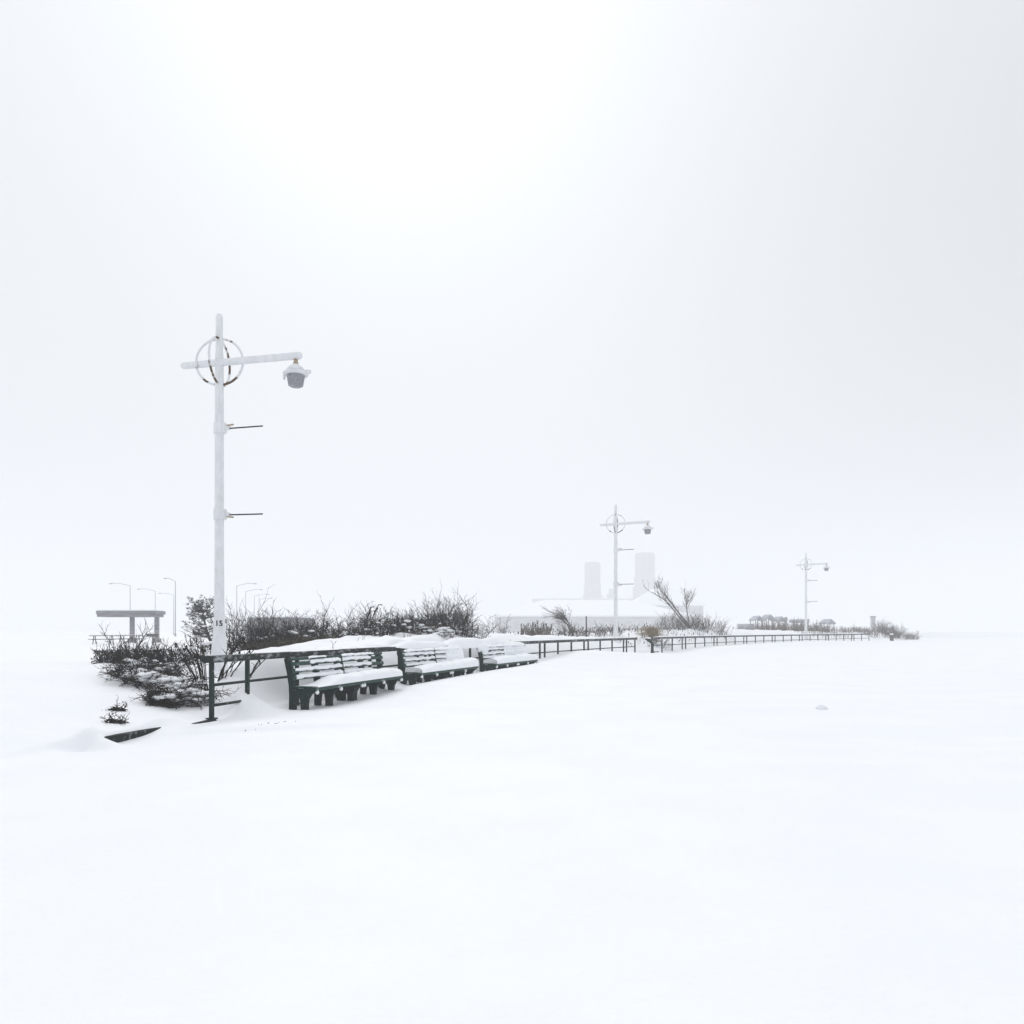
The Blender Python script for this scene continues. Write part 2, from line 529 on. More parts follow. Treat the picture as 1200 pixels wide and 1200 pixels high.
# block with a pyramid roof behind
pb = tag(empty('hipped_block', (99, 516, -2.6)), 'taller block with a snowy pyramid roof behind the leaning bare tree', 'building')
w = MB(); w.box((0, 0, 3.2), (14.4, 12, 6.8)); w.build('wall', M['wall_grey'], pb)
rf = MB(); hip_roof(rf, -7.2, 7.2, -6, 6, 6.75, 10.4, 5.4, 0.5, 0.5); rf.build('roof', M['snow_soft'], pb)
for k in range(5):
    wm = MB(); wm.box((-5.2 + k * 2.6, -6.0, 4.4), (1.1, 0.12, 2.0)); wm.build('window', M['wall_dark'], pb)
pb.scale = (3, 3, 3)
# low wall behind the hedge on the left
lw = tag(empty('low_building', (-17.45, 60, 0.25)), 'low flat grey building half hidden behind the left hedge', 'building')
w = MB(); w.box((0, 0, 1.05), (3.6, 5, 2.4)); w.build('wall', M['wall_dark'], lw)
w = MB(); w.box((0, 0, 2.31), (3.8, 5.2, 0.12)); w.build('roof_snow', M['snow_soft'], lw)

# concrete shelter at the left edge
sh = tag(empty('concrete_shelter', (-38.0, 80, 0.3)), 'open grey concrete beam shelter on square columns at the far left', 'shelter')
b = MB(); b.box((-0.55, 0, 3.02), (5.9, 2.4, 0.34), bev=0.03); b.box((-0.6, 0, 2.72), (5.7, 2.2, 0.27), bev=0.03); b.build('roof_beam', M['concrete'], sh)
b = MB(); b.box((-0.55, 0, 3.24), (5.8, 2.3, 0.10), bev=0.03); b.build('roof_snow', M['snow_soft'], sh)
for cx in (-0.45, 2.05):
    c = MB(); c.box((cx, 0, 1.3), (0.34, 0.4, 2.6), bev=0.02); co_ = c.build('column', M['concrete'], sh)
    c = MB(); c.box((cx, -0.02, 0.18), (0.62, 0.7, 0.5), bev=0.03); c.build('column_base', M['concrete'], co_)
c = MB(); c.tube([(0.65, 0.2, 2.55), (1.35, 0.1, 0.9)], 0.025, 5); c.build('stay', M['metal_grey'], sh)


def picnic_table(px, d, label, rz=0.0):
    x, y, z = at(px, d)
    t = tag(empty('picnic_table', (x, y, z), rz), label, 'picnic table', 'picnic tables by the shelter')
    m = MB(); m.box((0, 0, 0.74), (2.1, 0.75, 0.05)); m.build('tabletop', M['table_wood'], t)
    m = MB(); m.box((0, 0, 0.79), (2.0, 0.7, 0.05)); m.build('snow_cover', M['snow_soft'], t)
    for s in (-1, 1):
        m = MB(); m.box((0, s * 0.7, 0.43), (2.1, 0.26, 0.05)); m.build('seat', M['table_wood'], t)
    for s in (-1, 1):
        m = MB()
        m.tube([(s * 0.7, -0.25, 0.72), (s * 0.7, -0.75, -0.1)], 0.04, 5)
        m.tube([(s * 0.7, 0.25, 0.72), (s * 0.7, 0.75, -0.1)], 0.04, 5)
        m.tube([(s * 0.7, -0.7, 0.4), (s * 0.7, 0.7, 0.4)], 0.035, 5)
        m.build('leg_frame', M['table_wood'], t)


picnic_table(152, 74, 'dark picnic table standing in the snow below the concrete shelter', 0.1)
picnic_table(121, 70, 'picnic table cut off by the left edge beside the shelter', 0.3)
x, y, z = at(178.5, 66)
g = tag(empty('park_grill', (x, y, z)), 'small dark park grill on a post by the right shelter column', 'grill')
m = MB(); m.box((0, 0, 0.82), (0.75, 0.5, 0.26), bev=0.02); m.build('fire_box', M['table_wood'], g)
m = MB(); m.tube([(0.05, 0, -0.2), (0.05, 0, 0.72)], 0.07, 6); m.build('post', M['table_wood'], g)


# cobra-head street lights
def street_light(px, d, hgt, reach, rz, label):
    x, y, z = at(px, d)
    s = tag(empty('street_light', (x, y, z), rz), label, 'street light', 'car park street lights beyond the hedge')
    hgt -= z
    p = MB(); p.lathe([(0.2, -0.2), (0.2, 0.5), (0.11, 0.6), (0.07, hgt)], 8); p.build('pole', M['metal_grey'], s)
    m = MB()
    pts = [(0, 0, hgt - 0.1), (0.25 * reach, 0, hgt + 0.22), (0.6 * reach, 0, hgt + 0.5), (reach * 0.82, 0, hgt + 0.55), (reach, 0, hgt + 0.5)]
    m.tube(pts, 0.055, 6); m.build('arm', M['metal_grey'], s)
    h = MB(); h.blob((reach + 0.25, 0, hgt + 0.45), (0.48, 0.17, 0.12), 1, 8, 6, 0.0); h.build('lamp_head', M['metal_grey'], s, True)


for px, d, hg, rc, rz, lab in (
        (152.5, 118, 8.2, 2.7, R(180), 'street light rising from behind the concrete shelter, arm to the left'),
        (182, 134, 8.2, 2.7, R(180), 'fainter street light just above the right end of the shelter beam'),
        (203.5, 150, 8.2, 2.5, R(180), 'faintest left-arm street light, close against the taller gooseneck one'),
        (205.5, 106, 8.1, 1.6, R(-112), 'tall gooseneck street light standing clear between shelter and pine'),
        (277.5, 120, 8.3, 2.6, R(0), 'street light just right of the white lamp post, arm to the right'),
        (288, 138, 8.3, 2.6, R(0), 'second and fainter of the right-arm street lights above the hedge'),
        (298, 156, 8.3, 2.6, R(0), 'third, very faint right-arm street light above the hedge'),
        (303.5, 176, 8.3, 2.6, R(0), 'last and barely visible right-arm street light above the hedge')):
    street_light(px, d * 1.6, (hg - EYE) * 1.6 + EYE, rc * 1.6, rz, lab)


# far right: small shelters and kiosk in the whiteout
def gable_shelter(px, d, wid, eave, top, label, posts=2):
    x, y, z = at(px, d)
    s = tag(empty('gabled_shelter', (x, y, z)), label, 'shelter', 'small shelters in the far whiteout')
    h = wid / 2
    m = MB()
    P = [(-h, eave), (0, top), (h, eave), (h, eave - 0.22), (0, top - 0.25), (-h, eave - 0.22)]
    vs_ = [(a_, -1.6, b_) for a_, b_ in P] + [(a_, 1.6, b_) for a_, b_ in P]
    fs = [(5, 4, 3, 2, 1, 0)[::1], (6, 7, 8, 9, 10, 11)] + [(k, (k + 1) % 6, 6 + (k + 1) % 6, 6 + k) for k in range(6)]
    m.add(vs_, fs); m.build('roof', M['blue_grey'], s, fix=True)
    for sx in (-1, 1):
        for sy in (-1, 1):
            c = MB(); c.box((sx * (h - 0.22), sy * 1.3, eave / 2 - 0.3), (0.11, 0.11, eave + 0.4)); c.build('post', M['wall_dark'], s)


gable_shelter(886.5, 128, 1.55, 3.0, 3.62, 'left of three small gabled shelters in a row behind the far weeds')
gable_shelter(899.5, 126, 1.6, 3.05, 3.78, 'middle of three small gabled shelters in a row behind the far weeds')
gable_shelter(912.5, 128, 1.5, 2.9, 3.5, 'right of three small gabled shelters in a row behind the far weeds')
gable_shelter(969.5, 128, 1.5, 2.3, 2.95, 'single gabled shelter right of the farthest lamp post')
x, y, z = at(874, 130)
s = tag(empty('rounded_hut', (x, y, z)), 'low round-topped hut left of the three gabled shelters', 'hut')
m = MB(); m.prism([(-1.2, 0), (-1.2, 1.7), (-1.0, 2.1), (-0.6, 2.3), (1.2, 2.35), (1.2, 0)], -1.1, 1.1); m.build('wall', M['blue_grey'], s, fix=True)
m = MB(); m.box((0, -1.22, 0.9), (0.7, 0.06, 1.5)); m.build('door', M['wall_dark'], s)
x, y, z = at(936.5, 127)
s = tag(empty('flat_shelter', (x, y, z)), 'flat blue-grey roofed shelter between three gables and farthest lamp post', 'shelter')
m = MB(); m.box((0, 0, 2.75), (2.5, 2.2, 0.55), bev=0.08); m.build('roof', M['blue_grey'], s)
for sx in (-1.1, 0, 1.1):
    m = MB(); m.box((sx, -0.8, 1.15), (0.16, 0.16, 2.7)); m.build('post', M['wall_dark'], s)
x, y, z = at(921, 118)
s = tag(empty('round_sign', (x, y, z)), 'thin post with a small round head among far weeds', 'sign')
m = MB(); m.tube([(0, 0, -0.2), (0, 0, 2.6)], 0.07, 6); m.build('post', M['wall_dark'], s)
m = MB(); m.blob((0, 0, 2.75), (0.28, 0.1, 0.4), 1, 10, 6, 0); m.build('head', M['wall_dark'], s, True)
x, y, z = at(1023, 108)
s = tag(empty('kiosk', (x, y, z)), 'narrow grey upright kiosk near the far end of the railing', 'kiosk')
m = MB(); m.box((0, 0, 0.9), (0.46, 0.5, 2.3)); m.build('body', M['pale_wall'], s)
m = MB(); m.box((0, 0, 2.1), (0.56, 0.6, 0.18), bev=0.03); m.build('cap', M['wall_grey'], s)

# ------------------------------------------------------------------ lamp posts with crossed rings
def make_lamp():
    r = empty('lamp_post')
    p = MB()
    p.lathe([(0.235, -0.4), (0.228, 0.5), (0.21, 0.9), (0.145, 1.66), (0.133, 1.9), (0.124, 2.4), (0.117, 3.7), (0.108, 8.2), (0.104, 8.55),
             (0.092, 8.62), (0.088, 9.5), (0.06, 9.58), (0.015, 9.61)], 16)
    p.build('pole', M['white_paint'], r, True)
    a_ = MB()
    a_.tube([(-1.09, 0, 8.36), (-1.04, 0, 8.36), (-0.1, 0, 8.36), (2.1, 0, 8.36), (2.24, 0, 8.36), (2.28, 0, 8.36)], [0.05, 0.085, 0.09, 0.092, 0.092, 0.06], 14)
    a_.build('cross_arm', M['white_paint'], r, True)
    for ax in (0, 1):
        m = MB()
        pts = []
        for k in range(41):
            an = 2 * math.pi * k / 40
            h_, z_ = 0.575 * math.cos(an), 8.38 + 0.585 * math.sin(an)
            h_ *= 1.06; ca, sa = math.cos(R(10)), math.sin(R(10))
            pts.append((h_ * ca, h_ * sa + 0.01, z_) if ax == 0 else (-h_ * sa + 0.01, h_ * ca, z_))
        m.tube(pts, 0.029, 8, caps=False)
        m.build('ring', M['rusty_paint'], r, True)
    m = MB(); m.lathe([(0.22, 7.965), (0.30, 7.945), (0.315, 7.91), (0.30, 7.885), (0.235, 7.875)][::-1], 24, (2.13, 0, 0))
    lamp = m.build('lamp', M['white_paint'], r, True)
    m = MB(); m.lathe([(0.235, 7.955), (0.215, 8.03), (0.155, 8.095), (0.085, 8.135), (0.08, 8.15)], 24, (2.13, 0, 0)); m.build('hood', M['white_paint'], lamp, True)
    m = MB(); m.lathe([(0.062, 8.14), (0.062, 8.2), (0.05, 8.21), (0.05, 8.30)], 12, (2.13, 0, 0)); m.build('neck', M['rust'], lamp, True)
    m = MB()
    pr = [(0.02, 7.585), (0.12, 7.59), (0.18, 7.62)]
    for k in range(7):
        z_ = 7.65 + k * 0.034
        pr += [(0.183 + k * 0.0055, z_), (0.190 + k * 0.0055, z_ + 0.017)]
    pr += [(0.225, 7.875)]
    m.lathe(pr, 28, (2.13, 0, 0)); m.build('glass', M['lamp_glass'], lamp)
    m = MB(); m.prism([(-0.05, 7.98), (0.05, 7.98), (0.04, 7.90), (-0.04, 7.90)], 2.40, 2.53)
    m.build('latch', M['white_paint'], lamp, fix=True)
    m = MB(); m.box((2.10 - 0.29, 0, 7.86), (0.04, 0.05, 0.12)); m.build('clip', M['white_paint'], lamp)
    for zb, dz in ((6.70, 0.005), (4.52, -0.01)):
        m = MB()
        rp = 0.128
        m.lathe([(rp, zb - 0.14), (rp + 0.012, zb - 0.13), (rp + 0.012, zb + 0.13), (rp, zb + 0.14)], 16)
        m.box((0.15, 0, zb), (0.07, 0.12, 0.26), bev=0.01)
        m.box((0.24, 0, zb - 0.01), (0.12, 0.07, 0.10), bev=0.01)
        br = m.build('banner_bracket', M['white_paint'], r)
        m = MB(); m.tube([(0.26, 0, zb - 0.02), (1.22, 0, zb - 0.02 + dz)], 0.018, 8); m.build('banner_rod', M['dark_rod'], br)
        m = MB(); m.tube([(0.24, -0.03, zb + (0.05 if dz > 0 else -0.07)), (0.42, -0.03, zb + (0.06 if dz > 0 else -0.09))], 0.022, 8); m.build('bolt', M['rust'], br)
    return r


lampA = make_lamp()
spots = ((257, 20.0, -13.5, 'tall white lamp post marked 15 with rusty crossed rings, rising behind the near railing end'),
         (721.5, 50.5, -29.0, 'white ringed lamp post in the middle distance, in front of the two towers'),
         (944.5, 82.0, -44.0, 'farthest faint lamp post fading into the snowfall behind the far railing'))
for i, (px, d, rz, lab) in enumerate(spots):
    o = lampA if i == 0 else copy_tree(lampA)
    X = (px - 600) / F_PX * d
    o.location = (X, d, 0)
    o.rotation_euler = (0, 0, R(rz))
    tag(o, lab, 'lamp post', 'white lamp posts along the boardwalk')
# painted number on the nearest post, wrapped round the shaft on the side towards the boardwalk
fc = bpy.data.curves.new('number', 'FONT')
fc.body = '15'
fc.size = 0.2
fc.offset = 0.006
fc.align_x = 'CENTER'
fo = bpy.data.objects.new('number_text', fc)
COL.objects.link(fo)
dg = bpy.context.evaluated_depsgraph_get()
nm = bpy.data.meshes.new_from_object(fo.evaluated_get(dg))
bpy.data.objects.remove(fo)
import bmesh as _bm
b_ = _bm.new(); b_.from_mesh(nm)
_bm.ops.bisect_plane(b_, geom=b_.verts[:] + b_.edges[:] + b_.faces[:], plane_co=(0, 0, 0), plane_no=(1, 0, 0))
for v in b_.verts:
    x_, y_ = v.co.x, v.co.y
    zz_ = 1.70 + y_ * 0.95
    rr = float(np.interp(zz_, (1.66, 1.9, 2.4), (0.145, 0.133, 0.124))) + 0.004
    ang = R(-60) + x_ / rr
    v.co = Vector((rr * math.cos(ang), rr * math.sin(ang), zz_))
b_.to_mesh(nm); b_.free()
nm.materials.clear(); nm.materials.append(M['black_paint'])
num = bpy.data.objects.new('number', nm)
COL.objects.link(num)
num.parent = lampA

# ------------------------------------------------------------------ railings
def rail_path(y0, y1, step=0.6):
    n = max(2, int((y1 - y0) / step) + 1)
    return [y0 + (y1 - y0) * k / (n - 1) for k in range(n)]


def make_fence(root, y0, y1, post_ys, rails, over0=0.16, over1=0.1, low=()):
    org = root.location
    def L(Y, u, z):
        return along(Y, u, z) - org
    # top timber rail
    path = rail_path(y0 - over0, y1 + over1)
    m = MB()
    sect = [(-0.115, 1.015), (0.115, 1.015), (0.125, 1.025), (0.125, 1.125), (0.115, 1.135), (-0.115, 1.135), (-0.125, 1.125), (-0.125, 1.025)]
    vs_, n = [], len(sect)
    for Y in path:
        for (u, z) in sect: vs_.append(L(Y, u, z)[:])
    fs = []
    for i in range(len(path) - 1):
        for k in range(n):
            k2 = (k + 1) % n
            fs.append((i * n + k, i * n + k2, (i + 1) * n + k2, (i + 1) * n + k))
    fs.append(tuple(range(n - 1, -1, -1))); fs.append(tuple((len(path) - 1) * n + k for k in range(n)))
    m.add(vs_, fs)
    m.build('top_rail', M['rail_timber'], root, fix=True)
    for (z, ya, yb) in rails:
        m = MB(); m.tube([L(Y, 0, z) for Y in rail_path(ya, yb)], 0.027, 8); m.build('rail', M['rail_pipe'], root, True)
    for Y in post_ys:
        zb = gz(*along(Y, 0)[:2]) - 0.25
        m = MB()
        sl = math.atan(float(fence_slope(Y)))
        m.box(L(Y, 0, (zb + 1.015) / 2), (0.066, 0.066, 1.015 - zb), -sl, bev=0.006)
        m.box(L(Y, 0, 0.015), (0.15, 0.15, 0.03), -sl)
        m.build('post', M['rail_pipe'], root)


fa = tag(empty('railing', along(14.1, 0)), 'dark green railing with flat timber top running from the near left behind the benches', 'railing', 'boardwalk railings')
pA = [14.1, 15.2, 17.0, 18.7, 20.4, 22.1, 23.8, 25.5, 27.2, 28.9, 30.6, 32.3, 34.0, 34.55, 36.1, 37.75, 39.4, 39.95, 41.6, 43.3, 45.0, 45.45, 46.9]
pA[-1] = 46.75
make_fence(fa, 14.1, 46.75, pA, [(0.61, 14.1, 46.75), (0.245, 14.1, 15.3)])
fb = tag(empty('railing', along(49.4, 0)), 'far stretch of dark railing beyond the gap, curving away right into whiteness', 'railing', 'boardwalk railings')
pB, Yc = [], 49.4
k = 0
while Yc < 94:
    pB.append(round(Yc, 2))
    k += 1
    Yc += 0.6 if k % 4 == 0 else 1.75
make_fence(fb, 49.4, pB[-1], pB, [(0.61, 49.4, pB[-1]), (0.2, 49.4, 50.6)])

# snow on the top rail behind the benches
def rail_snow(root, y0, y1, hmax, seed, wid=0.13, drop=0.0):
    org = root.location
    P = []
    for Y in rail_path(y0, y1, 0.12):
        e = min((Y - y0) / 1.1, (y1 - Y) / 0.9, 1.0)
        h_ = hmax * max(e, 0.0) ** 0.6 * (1 + 0.7 * float(vnoise(Y * 1.1 + seed, seed * 3.1))) + 0.004
        row = []
        for k in range(9):
            an = math.pi * k / 8
            row.append((along(Y, -wid * math.cos(an) * (1 + 0.1 * h_), 1.133 - drop * max(e, 0) + (h_ + drop * max(e, 0)) * math.sin(an) ** 0.7 - 0.004 - 0.02 * (1 - max(e, 0))) - org)[:])
        P.append(row)
    m = MB(); m.grid(P); m.build('snow_cover', M['snow_soft'], root, True)


rail_snow(fa, 16.2, 19.4, 0.018, 1.0, 0.10)
rail_snow(fa, 21.6, 25.3, 0.15, 4.0, 0.19, 0.10)
rail_snow(fa, 24.9, 30.6, 0.17, 8.0, 0.21, 0.15)
rail_snow(fa, 30.3, 46.4, 0.05, 12.0, 0.11)
rail_snow(fb, 49.6, 92.6, 0.05, 15.0, 0.11)

# kerb beam at the edge of the deck
kb = tag(empty('kerb_beam', along(11.5, 0)), 'dark timber edge beam showing at the lower left where snow is scoured away', 'kerb')
m = MB()
for (ya, yb, zk) in ((11.44, 12.75, -0.04), (13.3, 14.1, -0.08)):
    p0, p1 = along(ya, 0), along(yb, 0)
    mid = (p0 + p1) / 2 - kb.location
    L_ = (p1 - p0).length
    m.box((mid.x, mid.y, zk), (0.2, L_, 0.17), -math.atan(0.24), bev=0.012)
m.build('beam', M['kerb'], kb)

# ------------------------------------------------------------------ benches
BL = 2.2            # seat length


def support_profile():
    # (y forward, z): cast end frame with back post, seat arm and two legs
    return [(0.00, 1.02), (-0.035, 0.99), (0.03, 0.72), (0.075, 0.45), (0.085, 0.25), (0.075, -0.25), (0.205, -0.25), (0.215, 0.10), (0.235, 0.19),
            (0.275, 0.235), (0.32, 0.20), (0.345, 0.10), (0.36, -0.25), (0.50, -0.25), (0.49, 0.05), (0.505, 0.17), (0.57, 0.27), (0.665, 0.33),
            (0.675, 0.385), (0.60, 0.40), (0.235, 0.385), (0.20, 0.43), (0.155, 0.70), (0.10, 0.97), (0.06, 1.02)]


def make_bench(bi):
    rg = random.Random(100 + bi)
    r = empty('park_bench')
    for sx in (0.06, BL / 2, BL - 0.06):
        m = MB(); m.prism(support_profile(), sx - 0.05, sx + 0.05)
        m.build('support', M['green'], r, fix=True)
    for k in range(5):
        y_ = 0.265 + k * 0.098
        m = MB(); m.box((BL / 2, y_, 0.405 + (0.012 if k < 4 else 0)), (BL, 0.082, 0.036), bev=0.006)
        m.build('seat_slat', M['green_board'], r)
    m = MB(); m.box((BL / 2, 0.70, 0.385), (BL, 0.034, 0.075), bev=0.006); m.build('seat_edge', M['green_board'], r)
    back = []
    for k, z_ in enumerate((0.60, 0.745, 0.89, 0.99)):
        t = (z_ - 0.43) / (0.97 - 0.43)
        y_ = 0.205 - 0.10 * t + 0.015
        m = MB()
        Mx = Matrix.Rotation(R(10), 4, 'X')
        hh = 0.085 if k < 3 else 0.06
        m.box((BL / 2, y_, z_), (BL, 0.032, hh), bev=0.006, M=Mx)
        m.build('back_slat', M['green_board'], r)
        back.append((y_, z_, hh))
    # knobs of snow on the front ends of the supports
    for sx in (0.06, BL / 2, BL - 0.06):
        m = MB(); m.blob((sx, 0.705, 0.318), (0.042, 0.04, 0.045), bi * 10 + int(sx * 10), 10, 7, 0.06); m.build('snow_knob', M['snow_soft'], r, True)
    return r, back


def slat_snow(r, back, x0, x1, rows, seed, thick=1.0):
    """plastered snow on the slats' fronts and tops"""
    for k in rows:
        y_, z_, hh = back[k]
        P = []
        n = max(6, int((x1 - x0) / 0.05))
        for i in range(n + 1):
            x_ = x0 + (x1 - x0) * i / n
            e = min(1, (i + 0.3) / 3, (n - i + 0.3) / 3)
            nz = max(0.1, 1 + 1.1 * float(vnoise(x_ * 4 + seed, k * 7.7 + seed)) + 0.6 * float(vnoise(x_ * 11 + seed, k * 2.7)))
            th = (0.020 + 0.020 * nz) * e * thick
            tp = 0.030 * nz * e * thick
            yf = y_ + 0.017
            lowz = 0.12 + 0.5 * float(vnoise(x_ * 7 + seed * 2, k * 3.3))
            row = [(x_, yf + 0.0, z_ - hh * lowz), (x_, yf + th, z_ - hh * (lowz - 0.14)), (x_, yf + th * 1.25, z_ + hh * 0.12), (x_, yf + th * 1.0, z_ + hh * 0.42),
                   (x_, yf - 0.005, z_ + hh * 0.52 + tp), (x_, yf - 0.032, z_ + hh * 0.52 + tp * 0.8), (x_, yf - 0.04, z_ + hh * 0.45)]
            P.append(row)
        m = MB(); m.grid(P); m.build('snow_cover', M['snow_soft'], r, True)


def back_sheet(r, x0, x1, top, seed, thick=0.07, left=0.25, right=0.22, bottom=0.46):
    """a slab of wind-packed snow plastered over the back slats"""
    P, n, mz = [], 34, 12
    for i in range(n + 1):
        f = i / n
        x_ = x0 + (x1 - x0) * f
        el = min(1.0, f * (x1 - x0) / left); er = min(1.0, (1 - f) * (x1 - x0) / right)
        e = math.sqrt(max(0.0, 1 - (1 - min(el, er)) ** 2))
        tz = bottom + 0.08 + (top - bottom - 0.08) * (0.35 + 0.65 * e) + 0.05 * float(vnoise(x_ * 4, seed))
        row = []
        for k in range(mz + 1):
            g = k / mz
            z_ = bottom + (tz - bottom) * g
            yb = 0.235 - 0.10 * (z_ - 0.43) / 0.54
            th = thick * (0.35 + 0.65 * e) * math.sqrt(max(0.0, 1 - (2 * g - 1) ** 6)) * (1 + 0.5 * float(fbm(x_ * 3 + seed, z_ * 4, 3)))
            row.append((x_, yb - 0.02 + th, z_))
        yb = 0.235 - 0.10 * (tz - 0.43) / 0.54
        row.append((x_, yb - 0.07, tz + 0.012)); row.append((x_, yb - 0.12, tz - 0.05))
        P.append(row)
    m = MB(); m.grid(P); m.build('snow_heap', M['snow_soft'], r, True)


def seat_snow(r, hfun, x0, x1, seed, yb=0.20, yf=0.725):
    P = []
    n = 44
    for i in range(n + 1):
        x_ = x0 + (x1 - x0) * i / n
        h_ = max(0.004, hfun(x_)) * (1 + 0.34 * float(fbm(x_ * 3 + seed, seed, 3)))
        w_ = yf - yb
        e = min(1.0, h_ / 0.06)
        row = []
        for k in range(13):
            an = math.pi * k / 12
            yy = (yb + yf) / 2 - math.cos(an) * (w_ / 2 + 0.012 * e * math.sin(an)) + (0.07 * float(vnoise(x_ * 5 + seed, 9.1)) if k > 6 else 0) * math.sin(an)
            zz = 0.432 + h_ * (math.sin(an) ** 0.55) * (1 + 0.12 * float(vnoise(x_ * 4 + seed, yy * 6)))
            row.append((x_, yy, zz - (0.012 if k in (0, 12) else 0)))
        P.append(row)
    m = MB(); m.grid(P)
    nj_ = 13
    m.f.append(tuple(range(nj_))); m.f.append(tuple(range(n * nj_ + nj_ - 1, n * nj_ - 1, -1)))
    m.build('seat_snow', M['snow_soft'], r, True)


bench_specs = [
    (16.34, 'nearest green park bench, left slats bare and right half of seat under smooth snow'),
    (18.47, 'second green bench from the railing end, thick snow cushion and drift behind its right back'),
    (21.75, 'green bench after the first gap, its back slats thinly lined with snow'),
    (23.88, 'snow-choked bench with white heap over its right back, before the second gap'),
    (27.55, 'bench just beyond the second gap, only short dark slots showing in its back'),
    (29.62, 'last bench before the open railing, back almost wholly buried in snow')]
for bi, (Y, lab) in enumerate(bench_specs):
    r, back = make_bench(bi)
    p = along(Y, 0.12)
    p2 = along(Y + 2.0, 0.12)
    th = math.atan2(p2.y - p.y, p2.x - p.x)
    # local +x runs along the fence; local +y must face the deck: mirror by turning the bench about and sliding it
    r.location = p
    r.rotation_euler = (0, 0, th)
    r.scale = (1, -1, 1)
    tag(r, lab, 'bench', 'green park benches in a row along the railing')
    if bi == 0:
        slat_snow(r, back, 0.10, BL - 0.02, (0, 1), 3.0)
        slat_snow(r, back, 0.75, BL - 0.04, (2,), 5.0)
        slat_snow(r, back, 0.72, 1.5, (3,), 6.0, 0.6)
        seat_snow(r, lambda x_: 0.012 + 0.17 * float(smooth(0.35, 1.35, x_)), 0.06, BL + 0.12, 2.0)
    elif bi == 1:
        slat_snow(r, back, 0.03, BL - 0.7, (0, 1, 2), 13.0)
        slat_snow(r, back, 0.03, BL - 0.5, (3,), 14.0, 0.7)
        seat_snow(r, lambda x_: 0.17 + 0.02 * x_, 0.0, BL - 0.02, 12.0)
    elif bi == 2:
        slat_snow(r, back, 0.12, BL, (0, 1, 2, 3), 23.0, 1.15)
        seat_snow(r, lambda x_: 0.15 + 0.06 * x_ / BL, 0.05, BL + 0.12, 22.0)
    elif bi == 3:
        slat_snow(r, back, 0.02, BL - 0.3, (0, 1, 2, 3), 33.0, 1.5)
        seat_snow(r, lambda x_: 0.20 + 0.04 * x_ / BL, 0.0, BL, 32.0)
        back_sheet(r, 0.75, BL + 0.02, 1.12, 5.0, 0.09, 0.7, 0.3)
    elif bi == 4:
        slat_snow(r, back, 0.05, BL, (0, 1, 2, 3), 43.0, 1.7)
        seat_snow(r, lambda x_: 0.17 + 0.06 * x_ / BL, 0.05, BL + 0.12, 42.0)
        m = MB(); m.blob((0.35, 0.06, 0.95), (0.5, 0.16, 0.19), 6, 20, 12, 0.02); m.build('snow_heap', M['snow_soft'], r, True)
    else:
        slat_snow(r, back, 0.0, BL, (0, 1, 2, 3), 53.0, 2.0)
        seat_snow(r, lambda x_: 0.23 - 0.03 * x_ / BL, 0.0, BL, 52.0)
        back_sheet(r, -0.05, BL + 0.05, 1.12, 9.0, 0.08, 0.5, 0.4, 0.56)

# ------------------------------------------------------------------ vegetation
def grow(mb, rg, p, dirv, length, rad, level, maxl, kids, curl=0.35, up=0.15, shrink=0.55, seg=4, sides=3, spread=0.9, wind=(0, 0, 0), tips=None):
    pts, rs = [p.copy()], [rad]
    dv = dirv.normalized()
    for i in range(seg):
        dv = (dv + Vector((rg.uniform(-1, 1), rg.uniform(-1, 1), rg.uniform(-1, 1))) * curl * 0.6 + Vector((0, 0, up * 0.4)) + Vector(wind) * 0.25).normalized()
        p = p + dv * (length / seg)
        pts.append(p.copy()); rs.append(rad * (1 - 0.65 * (i + 1) / seg))
    mb.tube(pts, rs, sides, caps=False)
    if tips is not None and level == maxl: tips.append(p.copy())
    if level < maxl:
        n = kids[level]
        for k in range(n):
            t = rg.uniform(0.25, 1.0)
            i = min(seg - 1, int(t * seg))
            q = pts[i].lerp(pts[i + 1], t * seg - i)
            base = (pts[i + 1] - pts[i]).normalized()
            side = Vector((rg.uniform(-1, 1), rg.uniform(-1, 1), rg.uniform(-0.6, 1)))
            nd = (base + side * spread).normalized()
            grow(mb, rg, q, nd, length * shrink * rg.uniform(0.6, 1.2), max(rad * 0.6, 0.0035), level + 1, maxl, kids, curl, up, shrink, max(2, seg - 1), sides, spread, wind, tips)


def leafbits(mb, rg, n, c, s, size, bottom=True):
    for k in range(n):
        a_ = rg.uniform(0, 2 * math.pi); q = math.sqrt(rg.random())
        z = rg.random() ** (1.6 if bottom else 1.0)
        p = Vector((c[0] + s[0] * q * math.cos(a_), c[1] + s[1] * q * math.sin(a_), c[2] + s[2] * z))
        u_ = Vector((rg.uniform(-1, 1), rg.uniform(-1, 1), rg.uniform(-1, 1))).normalized() * size * rg.uniform(0.5, 1.3)
        v_ = u_.orthogonal().normalized() * size * rg.uniform(0.2, 0.5)
        mb.add([(p - u_)[:], (p + v_)[:], (p + u_)[:], (p - v_)[:]], [(0, 1, 2, 3)])


